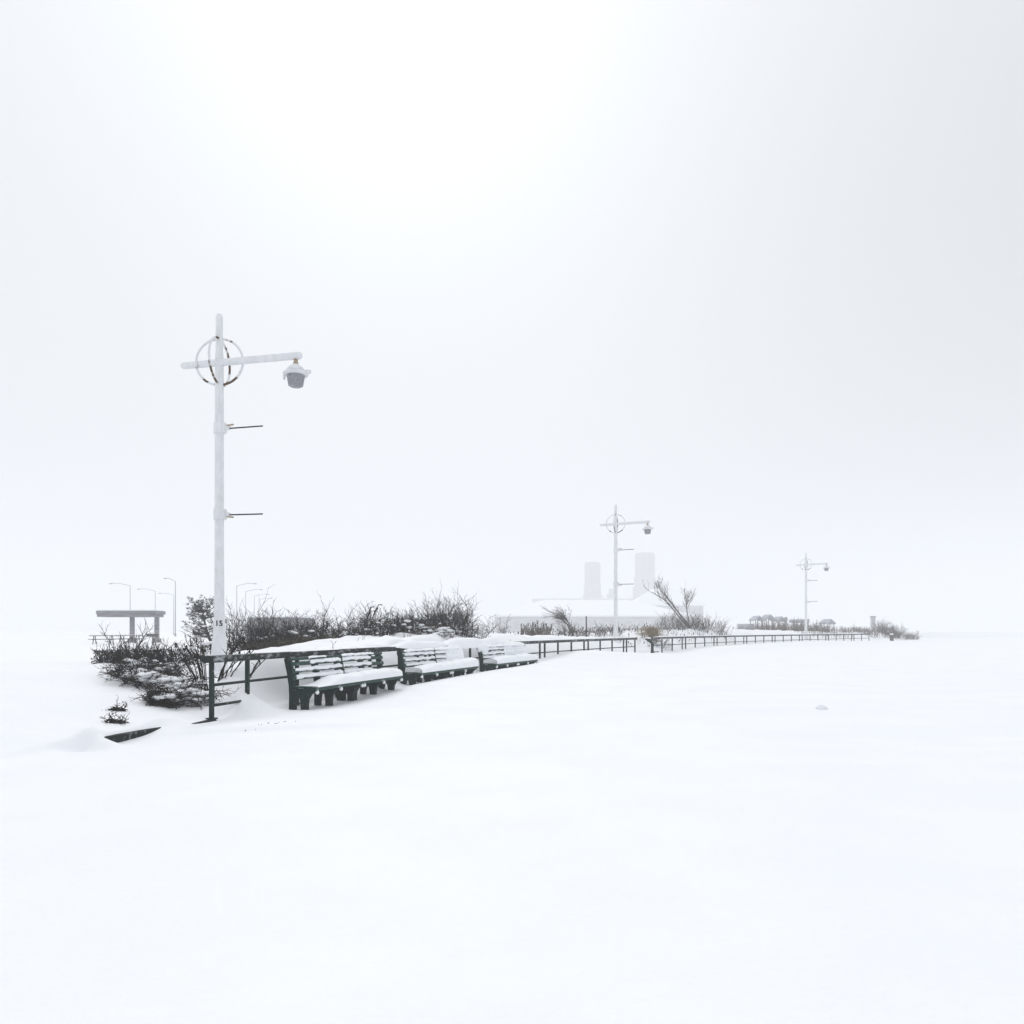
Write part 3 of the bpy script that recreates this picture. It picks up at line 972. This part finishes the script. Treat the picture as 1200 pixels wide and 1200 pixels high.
def shrub(px, d, wid, dep, hgt, n, label, seed, mat='twig_dark', rad=0.013, bits=500, bitsize=0.035, kids=(5, 2), name='bare_shrub', cat='shrub',
          group='bare shrubs on the dune', wind=(0, 0, 0), wild=0.3, snowbits=0, arch=1.0, base_mat=None):
    x, y, z = at(px, d)
    rg = random.Random(seed)
    o = tag(empty(name, (x, y, z)), label, cat, group)
    mb = MB()
    for k in range(n):
        a_ = rg.uniform(0, 2 * math.pi); q = math.sqrt(rg.random())
        ex, ey = math.cos(a_) * q, math.sin(a_) * q
        gx, gy = ex * wid * 0.5 * 0.85, ey * dep * 0.5 * 0.85
        z0 = gz(x + gx, y + gy) - z - 0.08
        prof = arch * math.sqrt(max(0.05, 1 - ex * ex)) + (1 - arch)
        L_ = hgt * prof * rg.uniform(0.55, 1.05) + (rg.random() < 0.12) * wild * hgt * rg.random()
        grow(mb, rg, Vector((gx, gy, z0)), Vector((ex * 0.45 + rg.uniform(-0.65, 0.65), ey * 0.4 + rg.uniform(-.5, .5), 0.9)), L_, rad * rg.uniform(0.8, 1.2), 0, 2, kids,
             0.55, 0.10, 0.45, 5, 3, 0.9, wind)
    mb.build('twigs', M[mat], o)
    if bits:
        lb = MB(); leafbits(lb, rg, bits, (0, 0, -0.03), (wid * 0.5, dep * 0.5, hgt * 0.62), bitsize)
        lb.build('dead_leaves', M[base_mat or mat], o)
    if snowbits:
        sb = MB()
        for k in range(snowbits * 2):
            a_ = rg.uniform(0, 2 * math.pi); q = math.sqrt(rg.random())
            s_ = rg.uniform(0.03, 0.08)
            ex, ey = math.cos(a_) * q * wid * .45, math.sin(a_) * q * dep * .45 - dep * 0.15
            sb.blob((ex, ey, hgt * rg.uniform(0.1, 0.5)), (s_ * 1.8, s_ * 1.2, s_ * 0.6), seed + k, 8, 5, 0.3)
        sb.build('clinging_snow', M['snow_soft'], o, True)
    return o


# hedge behind the benches
HG = 'bare shrubs on the dune'
shrub(287, 24.5, 1.7, 1.6, 1.25, 60, 'tangled bare shrub just right of the lamp post, with tall upright twigs', 1, bits=1100, wild=0.6)
shrub(322, 25.2, 1.5, 1.5, 1.2, 70, 'dark tangled shrub in front of the low grey building', 2, bits=1800, snowbits=9)
shrub(358, 26, 1.6, 1.5, 1.3, 75, 'dense dark shrub with tan grass at its foot, above the nearest bench', 3, bits=2000, snowbits=9, wild=0.5)
shrub(398, 27, 1.6, 1.4, 1.0, 75, 'dark low shrub above the second bench, twigs poking into the sky', 4, bits=2000, snowbits=9, wild=0.6)
h5 = shrub(438, 27.5, 1.6, 1.4, 1.15, 80, 'dark shrub with tall curled seed heads standing above the hedge', 5, bits=2000, snowbits=9, wild=0.5)
shrub(480, 28.5, 1.7, 1.4, 0.92, 85, 'dark shrub over the snow mound behind the third bench', 6, bits=2200, snowbits=9, wild=0.5)
shrub(524, 30, 2.0, 1.6, 1.45, 120, 'rounded bushy shrub ending the hedge, tallest and densest, twigs splayed upward', 7, bits=2800, snowbits=9, wild=0.35, mat='twig_dark', kids=(6, 2))
shrub(515, 28.2, 1.3, 0.7, 0.62, 34, 'small snow-clotted shrub in front of the rounded bush', 8, bits=150, snowbits=26, mat='twig_brown')
shrub(556, 31.0, 1.3, 1.0, 0.75, 26, 'sparse snowy shrub trailing off right of the rounded bush', 9, bits=60, snowbits=14, mat='twig_grey', wild=0.6)
shrub(580, 36, 1.6, 1.0, 0.8, 22, 'thin pale grey shrub between the hedge and the reeds', 10, bits=40, mat='twig_grey', wild=0.8)
# tall curled seed stalks on h5
rg = random.Random(55)
sm = MB()
for k in range(4):
    p = Vector((rg.uniform(-0.35, 0.25), rg.uniform(-0.2, 0.2), 0))
    pts = [p, p + Vector((0.03, 0, 0.5)), p + Vector((0.06 + 0.05 * k, 0, 0.75 + 0.06 * k)), p + Vector((0.14 + 0.06 * k, 0, 0.92 + 0.08 * k)), p + Vector((0.2 + 0.08 * k, 0, 0.94 + 0.07 * k))]
    sm.tube(pts, [0.014, 0.013, 0.012, 0.016, 0.02], 4)
    for j in range(5):
        q = pts[2].lerp(pts[3], rg.random())
        sm.blob((q.x + rg.uniform(-.03, .03), q.y, q.z), (0.022, 0.022, 0.03), j + k * 7, 6, 4, 0.2)
sm.build('seed_stalks', M['twig_dark'], h5)

# grass at the hedge's foot
x, y, z = at(330, 24.6)
gm = MB()
rg = random.Random(3)
for k in range(900):
    px = rg.uniform(285, 395); dd = 24.2 + (px - 285) / 110 * 1.6 + rg.uniform(-0.4, 0.3)
    X, Y, Z = at(px, dd)
    h_ = rg.uniform(0.1, 0.34)
    dx, dy = rg.uniform(-0.14, 0.14), rg.uniform(-0.12, 0.05)
    gm.tube([(X, Y, Z - 0.05), (X + dx * 0.4, Y + dy * 0.4, Z + h_ * 0.6), (X + dx, Y + dy, Z + h_)], [0.009, 0.008, 0.003], 3, caps=False)
go = gm.build('dry_grass', M['grass_tan'])
tag(go, 'yellowish dry grass at the foot of the dark hedge', 'grass', kind='stuff')

# dead stalks poking through the drift behind the benches
gm = MB()
rg = random.Random(8)
for k in range(420):
    Y = rg.uniform(19.5, 33); u = -rg.uniform(0.9, 2.6)
    if vnoise(Y * 0.9, u * 1.3 + 4) < 0.02: continue
    p = along(Y, u); Z = gz(p.x, p.y)
    h_ = rg.uniform(0.06, 0.30)
    dx = rg.uniform(-0.12, 0.16)
    gm.tube([(p.x, p.y, Z - 0.04), (p.x + dx * 0.5, p.y, Z + h_ * 0.7), (p.x + dx, p.y, Z + h_)], [0.006, 0.005, 0.003], 3, caps=False)
tag(gm.build('dead_stalks', M['twig_brown']), 'thin dead stalks poking through the drift behind the benches', 'weeds', kind='stuff')

# low hedge on the far left
shrub(150, 20.0, 1.75, 1.3, 0.62, 75, 'low dark thorny shrub at the left edge, in front of the shelter', 21, bits=2600, wild=0.9)
shrub(198, 20.4, 1.4, 1.1, 0.62, 46, 'low thorny shrub between the shelter and the pine, thinner on top', 22, bits=900, wild=0.8)
shrub(240, 21.6, 1.2, 1.0, 0.85, 26, 'thin snow-dusted shrub at the foot of the pine, left of the lamp post', 23, bits=60, wild=0.8, mat='twig_dark', snowbits=8)
shrub(303, 30, 2.4, 1.4, 1.35, 34, 'thin tall bare shrub rising behind the hedge', 24, bits=60, wild=0.8, mat='twig_grey')


# trailing bushes pinned down by snow on the slope
def trailing_bush(px, d, label, seed, spread, n, fall, mat='twig_dark', bits=200, snow=14, core=0.5, lift=0.22):
    x, y, z = at(px, d)
    rg = random.Random(seed)
    vz = min(1.0, spread * 2.4)
    o = tag(empty('trailing_bush', (x, y, z)), label, 'bush', 'bushes sprawling down the snowy slope')
    mb = MB()
    for k in range(n):
        a_ = rg.uniform(0, 2 * math.pi)
        dist = rg.random() ** core * spread
        gx, gy = math.cos(a_) * dist, math.sin(a_) * dist * 0.8
        h_ = gz(x + gx, y + gy) - z
        dv = Vector((rg.uniform(-1, 1) + fall[0], rg.uniform(-0.8, 0.8) + fall[1], rg.uniform(-0.1, 0.55)))
        grow(mb, rg, Vector((gx, gy, h_ + rg.uniform(0.0, lift) * vz)), dv, rg.uniform(0.25, 0.6) * min(1.0, 0.15 + spread * 1.3), 0.009, 0, 2, (4, 2), 0.55, -0.05, 0.5, 4, 3, 0.8)
    mb.build('twigs', M[mat], o)
    lb = MB()
    for k in range(bits):
        a_ = rg.uniform(0, 2 * math.pi); dist = rg.random() ** 0.6 * spread * 0.9
        gx, gy = math.cos(a_) * dist, math.sin(a_) * dist * 0.75
        h_ = gz(x + gx, y + gy) - z
        leafbits(lb, rg, 1, (gx, gy, h_), (0.1 * vz, 0.1 * vz, (lift + 0.02) * vz), 0.034, False)
    lb.build('dead_leaves', M[mat], o)
    sb = MB()
    for k in range(int(snow * 1.6)):
        a_ = rg.uniform(0, 2 * math.pi); dist = math.sqrt(rg.random()) * spread * 0.85
        gx, gy = math.cos(a_) * dist, math.sin(a_) * dist * 0.75
        h_ = gz(x + gx, y + gy) - z
        s_ = rg.uniform(0.03, 0.085)
        sb.blob((gx, gy, h_ + rg.uniform(0.4, 1.1) * lift * vz), (s_ * 1.7, s_ * 1.3, s_ * 0.55), seed + k, 9, 6, 0.25)
    if snow: sb.build('clinging_snow', M['snow_soft'], o, True)
    return o


trailing_bush(182, 17.3, 'wide snow-laden bush sprawling over the slope, upper of the pair', 31, 0.75, 170, (-0.3, -0.5), bits=600, snow=36, lift=0.36)
trailing_bush(166, 16.2, 'ragged snow-caught bush between the wide upper bush and the kerb beam', 37, 0.45, 70, (-0.3, -0.4), bits=200, snow=16, lift=0.3)
trailing_bush(214, 16.0, 'loose twiggy bush reaching up towards the rose canes', 38, 0.5, 34, (0.2, -0.3), bits=120, snow=16, lift=0.3)
trailing_bush(192, 14.7, 'dark matted clump drooping over the lower slope', 32, 0.30, 120, (-0.1, -0.5), bits=1700, snow=9, lift=0.3)
trailing_bush(232, 15.2, 'spiky snow-caught bush low beside the first railing post', 33, 0.42, 70, (0.2, -0.3), bits=160, snow=18)
trailing_bush(152, 16.6, 'thin bush with drooping twigs near the left edge', 34, 0.32, 26, (-0.5, -0.6), bits=40, snow=5)
trailing_bush(139, 13.6, 'small dark tuft poking through snow above the kerb beam', 35, 0.13, 14, (0.2, -0.3), bits=150, snow=0, lift=0.09)
trailing_bush(137, 12.7, 'lowest dark tuft of twigs just above the kerb beam', 36, 0.16, 14, (0.2, -0.2), bits=130, snow=0, lift=0.07)


# rose canes at the railing end
def canes(px, d, label, seed, n, lean, hgt):
    x, y, z = at(px, d)
    rg = random.Random(seed)
    o = tag(empty('rose_canes', (x, y, z)), label, 'rose bush', 'rose canes by the railing end')
    mb, hb = MB(), MB()
    for k in range(n):
        p = Vector((rg.uniform(-0.14, 0.14), rg.uniform(-0.1, 0.1), -0.1))
        h_ = hgt * rg.uniform(0.6, 1.05)
        lx = lean * rg.uniform(0.3, 1.3) + rg.uniform(-0.12, 0.12)
        pts = [p, p + Vector((lx * 0.18, 0, h_ * 0.35)), p + Vector((lx * 0.5, rg.uniform(-.05, .05), h_ * 0.7)), p + Vector((lx, rg.uniform(-.1, .1), h_ + 0.1))]
        mb.tube(pts, [0.013, 0.012, 0.010, 0.008], 4)
        for j in range(4):
            q = pts[2].lerp(pts[3], rg.random())
            e = q + Vector((rg.uniform(-.12, .12), rg.uniform(-.1, .1), rg.uniform(0.02, 0.14)))
            mb.tube([q, e], [0.006, 0.004], 3, caps=False)
        tip = pts[3]
        for j in range(rg.choice((1, 2, 3, 4))):
            hb.blob((tip + Vector((rg.uniform(-.05, .05), rg.uniform(-.05, .05), rg.uniform(-.07, .04))))[:], (0.02, 0.02, 0.026), seed + k * 5 + j, 7, 5, 0.25)
    mb.build('canes', M['twig_dark'], o)
    tag(hb.build('rose_hips', M['twig_dark'], o), kind='stuff')


canes(240, 16.6, 'arched rose canes with dark hips left of the railing end', 41, 15, -0.35, 0.95)
canes(262, 16.4, 'rose canes leaning right under the railing, dark hips at their tips', 42, 12, 0.5, 0.75)
canes(294, 16.5, 'single short thorny cane group right of the second railing post', 43, 3, 0.35, 0.6)

# small pine behind the lamp post
x, y, z = at(239, 33)
pt = tag(empty('pine_tree', (x, y, z)), 'small wind-bent grey-green pine behind the numbered lamp post', 'tree')
rg = random.Random(77)
tk = MB()
nd_ = MB()
trunk = [Vector((0.35, 0, -0.2)), Vector((0.3, 0, 0.5)), Vector((0.12, 0, 1.0)), Vector((0.0, 0, 1.5)), Vector((-0.1, 0, 2.0))]
tk.tube(trunk, [0.075, 0.065, 0.05, 0.035, 0.02], 7)
brs = MB()
tufts = []
for k in range(46):
    t = rg.uniform(0.35, 1.0) * 4
    i = min(3, int(t)); q = trunk[i].lerp(trunk[i + 1], t - i)
    an = rg.uniform(0, 2 * math.pi)
    L_ = rg.uniform(0.5, 1.25) * (1.22 - 0.17 * t)
    dv = Vector((math.cos(an) - 0.35, math.sin(an) * 0.8, rg.uniform(0.0, 0.75))).normalized()
    pts = [q, q + dv * L_ * 0.5 + Vector((0, 0, -0.02)), q + dv * L_ + Vector((0, 0, 0.10))]
    brs.tube(pts, [0.022, 0.015, 0.008], 4)
    for j in range(9):
        a0 = pts[1].lerp(pts[2], rg.uniform(-0.5, 1.0)) if j else pts[2]
        tufts.append(a0 + Vector((rg.uniform(-.13, .13), rg.uniform(-.13, .13), rg.uniform(-.03, .15))))
for c_ in tufts:
    for j in range(26):
        dv = Vector((rg.uniform(-1, 1), rg.uniform(-1, 1), rg.uniform(-0.4, 1))).normalized() * rg.uniform(0.06, 0.13)
        s_ = dv.orthogonal().normalized() * 0.006
        nd_.add([(c_ - s_)[:], (c_ + s_)[:], (c_ + dv)[:]], [(0, 1, 2)])
tk.build('trunk', M['bark'], pt, True)
brs.build('limbs', M['bark'], pt)
nd_.build('crown', M['pine'], pt)
sb = MB()
for k in range(34):
    c_ = rg.choice(tufts)
    s_ = rg.uniform(0.03, 0.07)
    sb.blob((c_.x, c_.y, c_.z + 0.05), (s_ * 1.6, s_ * 1.5, s_ * 0.6), k, 8, 5, 0.3)
sb.build('clinging_snow', M['snow_soft'], pt, True)


# windswept small tree
def tree(name, px, d, label, seed, trunks, kids, wind, mat, rad, twig_len, cat='tree', crown_n=26, shrink=0.55, up=0.1, spread=0.8, lv=2):
    x, y, z = at(px, d)
    rg = random.Random(seed)
    o = tag(empty(name, (x, y, z)), label, cat)
    tm, cm = MB(), MB()
    for pts, r0 in trunks:
        pts = [Vector(p) for p in pts]
        tm.tube(pts, [r0 * (1 - 0.6 * i / (len(pts) - 1)) for i in range(len(pts))], 6)
        n = len(pts) - 1
        for k in range(crown_n):
            t = rg.uniform(0.45, 1.0) * n
            i = min(n - 1, int(t)); q = pts[i].lerp(pts[i + 1], t - i)
            b0 = (pts[i + 1] - pts[i]).normalized()
            dv = b0 + Vector((rg.uniform(-1, 1), rg.uniform(-1, 1), rg.uniform(-0.6, 1))) * spread
            grow(cm, rg, q, dv, twig_len * rg.uniform(0.5, 1.1), rad, 0, lv, kids, 0.3, up, shrink, 4, 3, 0.7, wind)
    tm.build('trunk', M[mat], o, True)
    cm.build('crown', M[mat], o)
    return o


tree('windswept_tree', 672, 50, 'small windswept tree with flat crown streaming left, amid the reeds', 61,
     [([(0, 0, -0.2), (-0.1, 0, 0.5), (-0.35, 0, 0.95), (-0.75, 0, 1.35), (-1.1, 0, 1.5)], 0.05), ([(0, 0, -0.2), (-0.05, 0.1, 0.6), (-0.3, 0.1, 1.1), (-0.6, 0, 1.45)], 0.035)],
     (5, 3), (-0.45, 0, 0.0), 'twig_brown', 0.012, 0.8, crown_n=22, up=-0.02, spread=0.9)
tree('leaning_tree', 809, 66, 'bare leaning tree with two long trunks bent left over the dune', 62,
     [([(0.3, 0, -0.2), (-0.3, 0, 0.5), (-1.0, 0, 1.4), (-1.75, 0, 2.4), (-2.35, 0, 3.1)], 0.085), ([(0.1, 0.1, -0.2), (-0.55, 0.1, 0.6), (-1.3, 0.1, 1.5), (-2.0, 0.1, 2.35), (-3.2, 0.1, 3.1)], 0.07),
      ([(-0.1, 0, 0.4), (-0.2, 0, 1.1), (-0.35, 0, 1.9), (-0.15, 0, 2.5)], 0.045)],
     (4, 3), (0.1, 0, 0.3), 'twig_brown', 0.017, 1.25, crown_n=15, up=0.3, spread=0.8)

# bushes, reeds and weeds in the middle distance
shrub(672, 49.5, 2.2, 1.4, 1.15, 60, 'brown bushy shrub at the foot of the windswept tree', 71, mat='twig_brown', rad=0.014, bits=200, wild=0.4)
shrub(712, 52, 1.8, 1.0, 0.95, 40, 'brown weedy shrub just left of the middle lamp post', 72, mat='twig_brown', rad=0.013, bits=160, wild=0.4, arch=0.4)
shrub(786, 64, 2.4, 1.4, 1.5, 50, 'grey twiggy shrub left of the leaning tree', 73, mat='twig_grey', rad=0.016, bits=220, wild=0.4)
shrub(812, 65.5, 3.0, 1.5, 1.35, 80, 'brown shrub around the base of the leaning tree', 74, mat='twig_brown', rad=0.016, bits=420, wild=0.4)
shrub(836, 67, 2.6, 1.4, 1.35, 54, 'grey shrub right of the leaning tree, fading to thin twigs', 75, mat='twig_grey', rad=0.015, bits=160, wild=0.8)
shrub(776, 53.5, 1.5, 1.0, 0.75, 26, 'snow-dusted weedy shrub above the gap in the railing', 76, mat='twig_grey', rad=0.013, bits=60, snowbits=10)
shrub(900, 92, 4.4, 1.5, 1.5, 80, 'dark weed thicket below the three gabled shelters', 77, mat='reed', rad=0.02, bits=1000, arch=0.4, bitsize=0.06)
shrub(930, 93, 3.2, 1.5, 1.65, 80, 'dark weed thicket just left of the farthest lamp post', 78, mat='reed', rad=0.02, bits=1000, arch=0.3, bitsize=0.06)
shrub(958, 94, 2.8, 1.5, 1.3, 60, 'weed thicket just right of the farthest lamp post', 79, mat='reed', rad=0.02, bits=700, arch=0.4, bitsize=0.06)
shrub(1000, 99, 5.0, 1.5, 0.8, 44, 'low weeds left of the kiosk behind the far railing end', 80, mat='reed', rad=0.016, bits=220, arch=0.2, bitsize=0.05)
shrub(1044, 104, 5.0, 2.0, 1.7, 130, 'wide brown bush at the far right beyond the railing end', 81, mat='twig_brown', rad=0.02, bits=1500, wild=0.4, bitsize=0.06)
shrub(1068, 106, 2.2, 2.0, 1.1, 40, 'smaller brown bush at the right edge of the view', 82, mat='twig_brown', rad=0.02, bits=700, wild=0.4, bitsize=0.06)
shrub(870, 90, 3.2, 1.2, 1.0, 50, 'low brown weeds below the round-topped hut', 83, mat='reed', rad=0.016, bits=160, arch=0.3, bitsize=0.05)

# reeds with plumes
x, y, z = at(626, 47)
rd = tag(empty('reed_clump', (x, y, z)), 'dense clump of dark plumed reeds left of the windswept tree', 'reeds')
rg = random.Random(91)
rm, rp_ = MB(), MB()
for k in range(190):
    ex, ey = rg.uniform(-0.85, 0.95), rg.uniform(-0.5, 0.5)
    h_ = rg.uniform(0.55, 1.12) * (1.0 - 0.25 * max(0, ex))
    lx = rg.uniform(-0.16, 0.26)
    z0 = gz(x + ex, y + ey) - z - 0.05
    p0, p1, p2 = Vector((ex, ey, z0)), Vector((ex + lx * 0.3, ey, z0 + h_ * 0.6)), Vector((ex + lx, ey, z0 + h_))
    rm.tube([p0, p1, p2], [0.013, 0.012, 0.008], 3, caps=False)
    if rg.random() < 0.55:
        rp_.tube([p2 - Vector((lx * 0.3, 0, 0.16)), p2, p2 + Vector((rg.uniform(-0.03, 0.12), 0, rg.uniform(-0.02, 0.10)))], [0.012, 0.024, 0.008], 5)
rm.build('stems', M['reed'], rd)
tag(rp_.build('plumes', M['reed'], rd), kind='stuff')

# scattered low weeds in front of the pavilion wall
wm_ = MB()
rg = random.Random(17)
for k in range(1300):
    px = rg.uniform(575, 860); dd = rg.uniform(50, 66) if px < 780 else rg.uniform(55, 70)
    X, Y, Z = at(px, dd)
    if u_of(X, Y) > -1.0: continue
    h_ = rg.uniform(0.1, 0.55) * (0.5 + rg.random() * 0.7)
    dx = rg.uniform(-0.12, 0.2)
    wm_.tube([(X, Y, Z - 0.05), (X + dx * 0.4, Y, Z + h_ * 0.6), (X + dx, Y, Z + h_)], [0.012, 0.011, 0.005], 3, caps=False)
    if rg.random() < 0.35:
        wm_.blob((X + dx, Y, Z + h_), (0.04, 0.03, 0.06), k, 5, 4, 0.3)
tag(wm_.build('dune_weeds', M['twig_grey']), 'sparse grey weeds scattered over the dune before the pavilion', 'weeds', kind='stuff')
wm_ = MB()
for k in range(2400):
    px = rg.uniform(862, 1078); dd = rg.uniform(84, 100) if px < 1000 else rg.uniform(98, 106)
    X, Y, Z = at(px, dd)
    if u_of(X, Y) > -1.2: continue
    h_ = rg.uniform(0.15, 0.8)
    dx = rg.uniform(-0.15, 0.2)
    wm_.tube([(X, Y, Z - 0.05), (X + dx * 0.4, Y, Z + h_ * 0.6), (X + dx, Y, Z + h_)], [0.016, 0.015, 0.006], 3, caps=False)
tag(wm_.build('far_weeds', M['reed']), 'brown weeds on the dune behind the far railing', 'weeds', kind='stuff')

# tan grass tuft
x, y, z = at(766, 54.5)
gm = MB()
rg = random.Random(23)
for k in range(380):
    a_ = rg.uniform(0, 2 * math.pi); q = rg.random() * 0.2
    ex, ey = math.cos(a_) * q * 1.6, math.sin(a_) * q
    h_ = rg.uniform(0.5, 1.25)
    lx = rg.gauss(-0.25, 0.55)
    z0 = gz(x + ex, y + ey) - z - 0.05
    gm.tube([(ex, ey, z0), (ex + lx * 0.35, ey - 0.05, z0 + h_ * 0.75), (ex + lx, ey - 0.12, z0 + h_ * 0.55)], [0.012, 0.010, 0.005], 3, caps=False)
gt = gm.build('grass_tuft', M['tan'])
gt.location = (x, y, z)
tag(gt, 'tan tuft of dead grass drooping over the gap in the railing', 'grass tuft')

# weathered thin post among the weeds
x, y, z = at(687, 50)
ps = MB()
ps.tube([(0, 0, -0.3), (0.01, 0, 0.6), (0.0, 0, 1.45)], [0.045, 0.043, 0.04], 6)
ps.box((0, -0.01, 1.44), (0.1, 0.1, 0.03))
po = ps.build('marker_post', M['twig_brown'])
po.location = (x, y, z)
tag(po, 'thin upright wooden post between windswept tree and middle lamp post', 'post')

# ------------------------------------------------------------------ pedestal in the gap
x, y, z = at(764.5, 47.6)
pf = tag(empty('pedestal_fountain', (x, y, z - 0.1)), 'dark crooked pedestal with tilted head standing in the gap between railings', 'fountain')
m = MB(); m.lathe([(0.13, -0.2), (0.13, 0.25), (0.10, 0.3), (0.09, 0.75), (0.11, 0.8)], 10); m.build('pedestal', M['green'], pf)
m = MB(); m.tube([(0.02, 0, 0.72), (-0.02, 0, 0.86), (-0.18, 0, 1.0), (-0.36, 0, 1.12)], [0.10, 0.10, 0.11, 0.09], 8)
m.box((-0.33, 0, 1.14), (0.34, 0.3, 0.12), bev=0.03); m.build('head', M['green'], pf)
m = MB(); m.blob((-0.3, 0, 1.22), (0.22, 0.16, 0.07), 3, 12, 6, 0.1); m.build('snow_cover', M['snow_soft'], pf, True)
m = MB(); m.tube([(0.08, 0, 0.75), (0.25, 0, 0.85), (0.32, 0, 0.95)], 0.025, 6); m.build('handle', M['green'], pf)
pf.scale = (0.85, 0.85, 0.82)
# bin-like stub at the far end of the railing
x, y, z = at(1045, 96)
sb_ = tag(empty('litter_bin', (x, y, z)), 'small dark bin-like stub in the opening past the far railing', 'bin')
m = MB(); m.lathe([(0.2, -0.2), (0.22, 0.7), (0.2, 0.75)], 12); m.build('body', M['twig_brown'], sb_)
m = MB(); m.lathe([(0.24, 0.75), (0.22, 0.83), (0.08, 0.9)], 12); m.build('lid', M['snow_soft'], sb_)

# lump of snow lying on the open deck
x, y = (962 - 600) / F_PX * 15.8, 15.8
lm = MB()
lm.blob((0, 0, 0.02), (0.10, 0.07, 0.06), 4, 12, 8, 0.18)
lm.blob((0.09, 0.02, 0.0), (0.06, 0.05, 0.04), 5, 10, 6, 0.2)
lo_ = lm.build('snow_lump', M['snow_soft'], smooth=True)
lo_.location = (x, y, gz(x, y))
tag(lo_, 'lone lump of snow on the open deck at right', 'snow lump')

# added specks standing in for thin dark ridge marks in the deck snow
lt = MB()
rg = random.Random(5)
for k in range(16):
    t = rg.random()
    px = 285 + 58 * t + rg.uniform(-5, 5)
    dd = F_PX * 1.6 / (118.5 - 8 * t + rg.uniform(-1.2, 1.2))
    X, Y, Z = at(px, dd)
    a_ = rg.uniform(-0.5, 0.5); L_ = rg.uniform(0.008, 0.03)
    lt.tube([(X, Y, Z + 0.004), (X + L_ * math.cos(a_), Y + L_ * math.sin(a_), Z + 0.008)], [0.004, 0.003], 4)
tag(lt.build('ridge_specks', M['twig_grey']), 'specks standing in for dark ridge marks on wind-crusted snow before the railing', 'marks', kind='stuff')
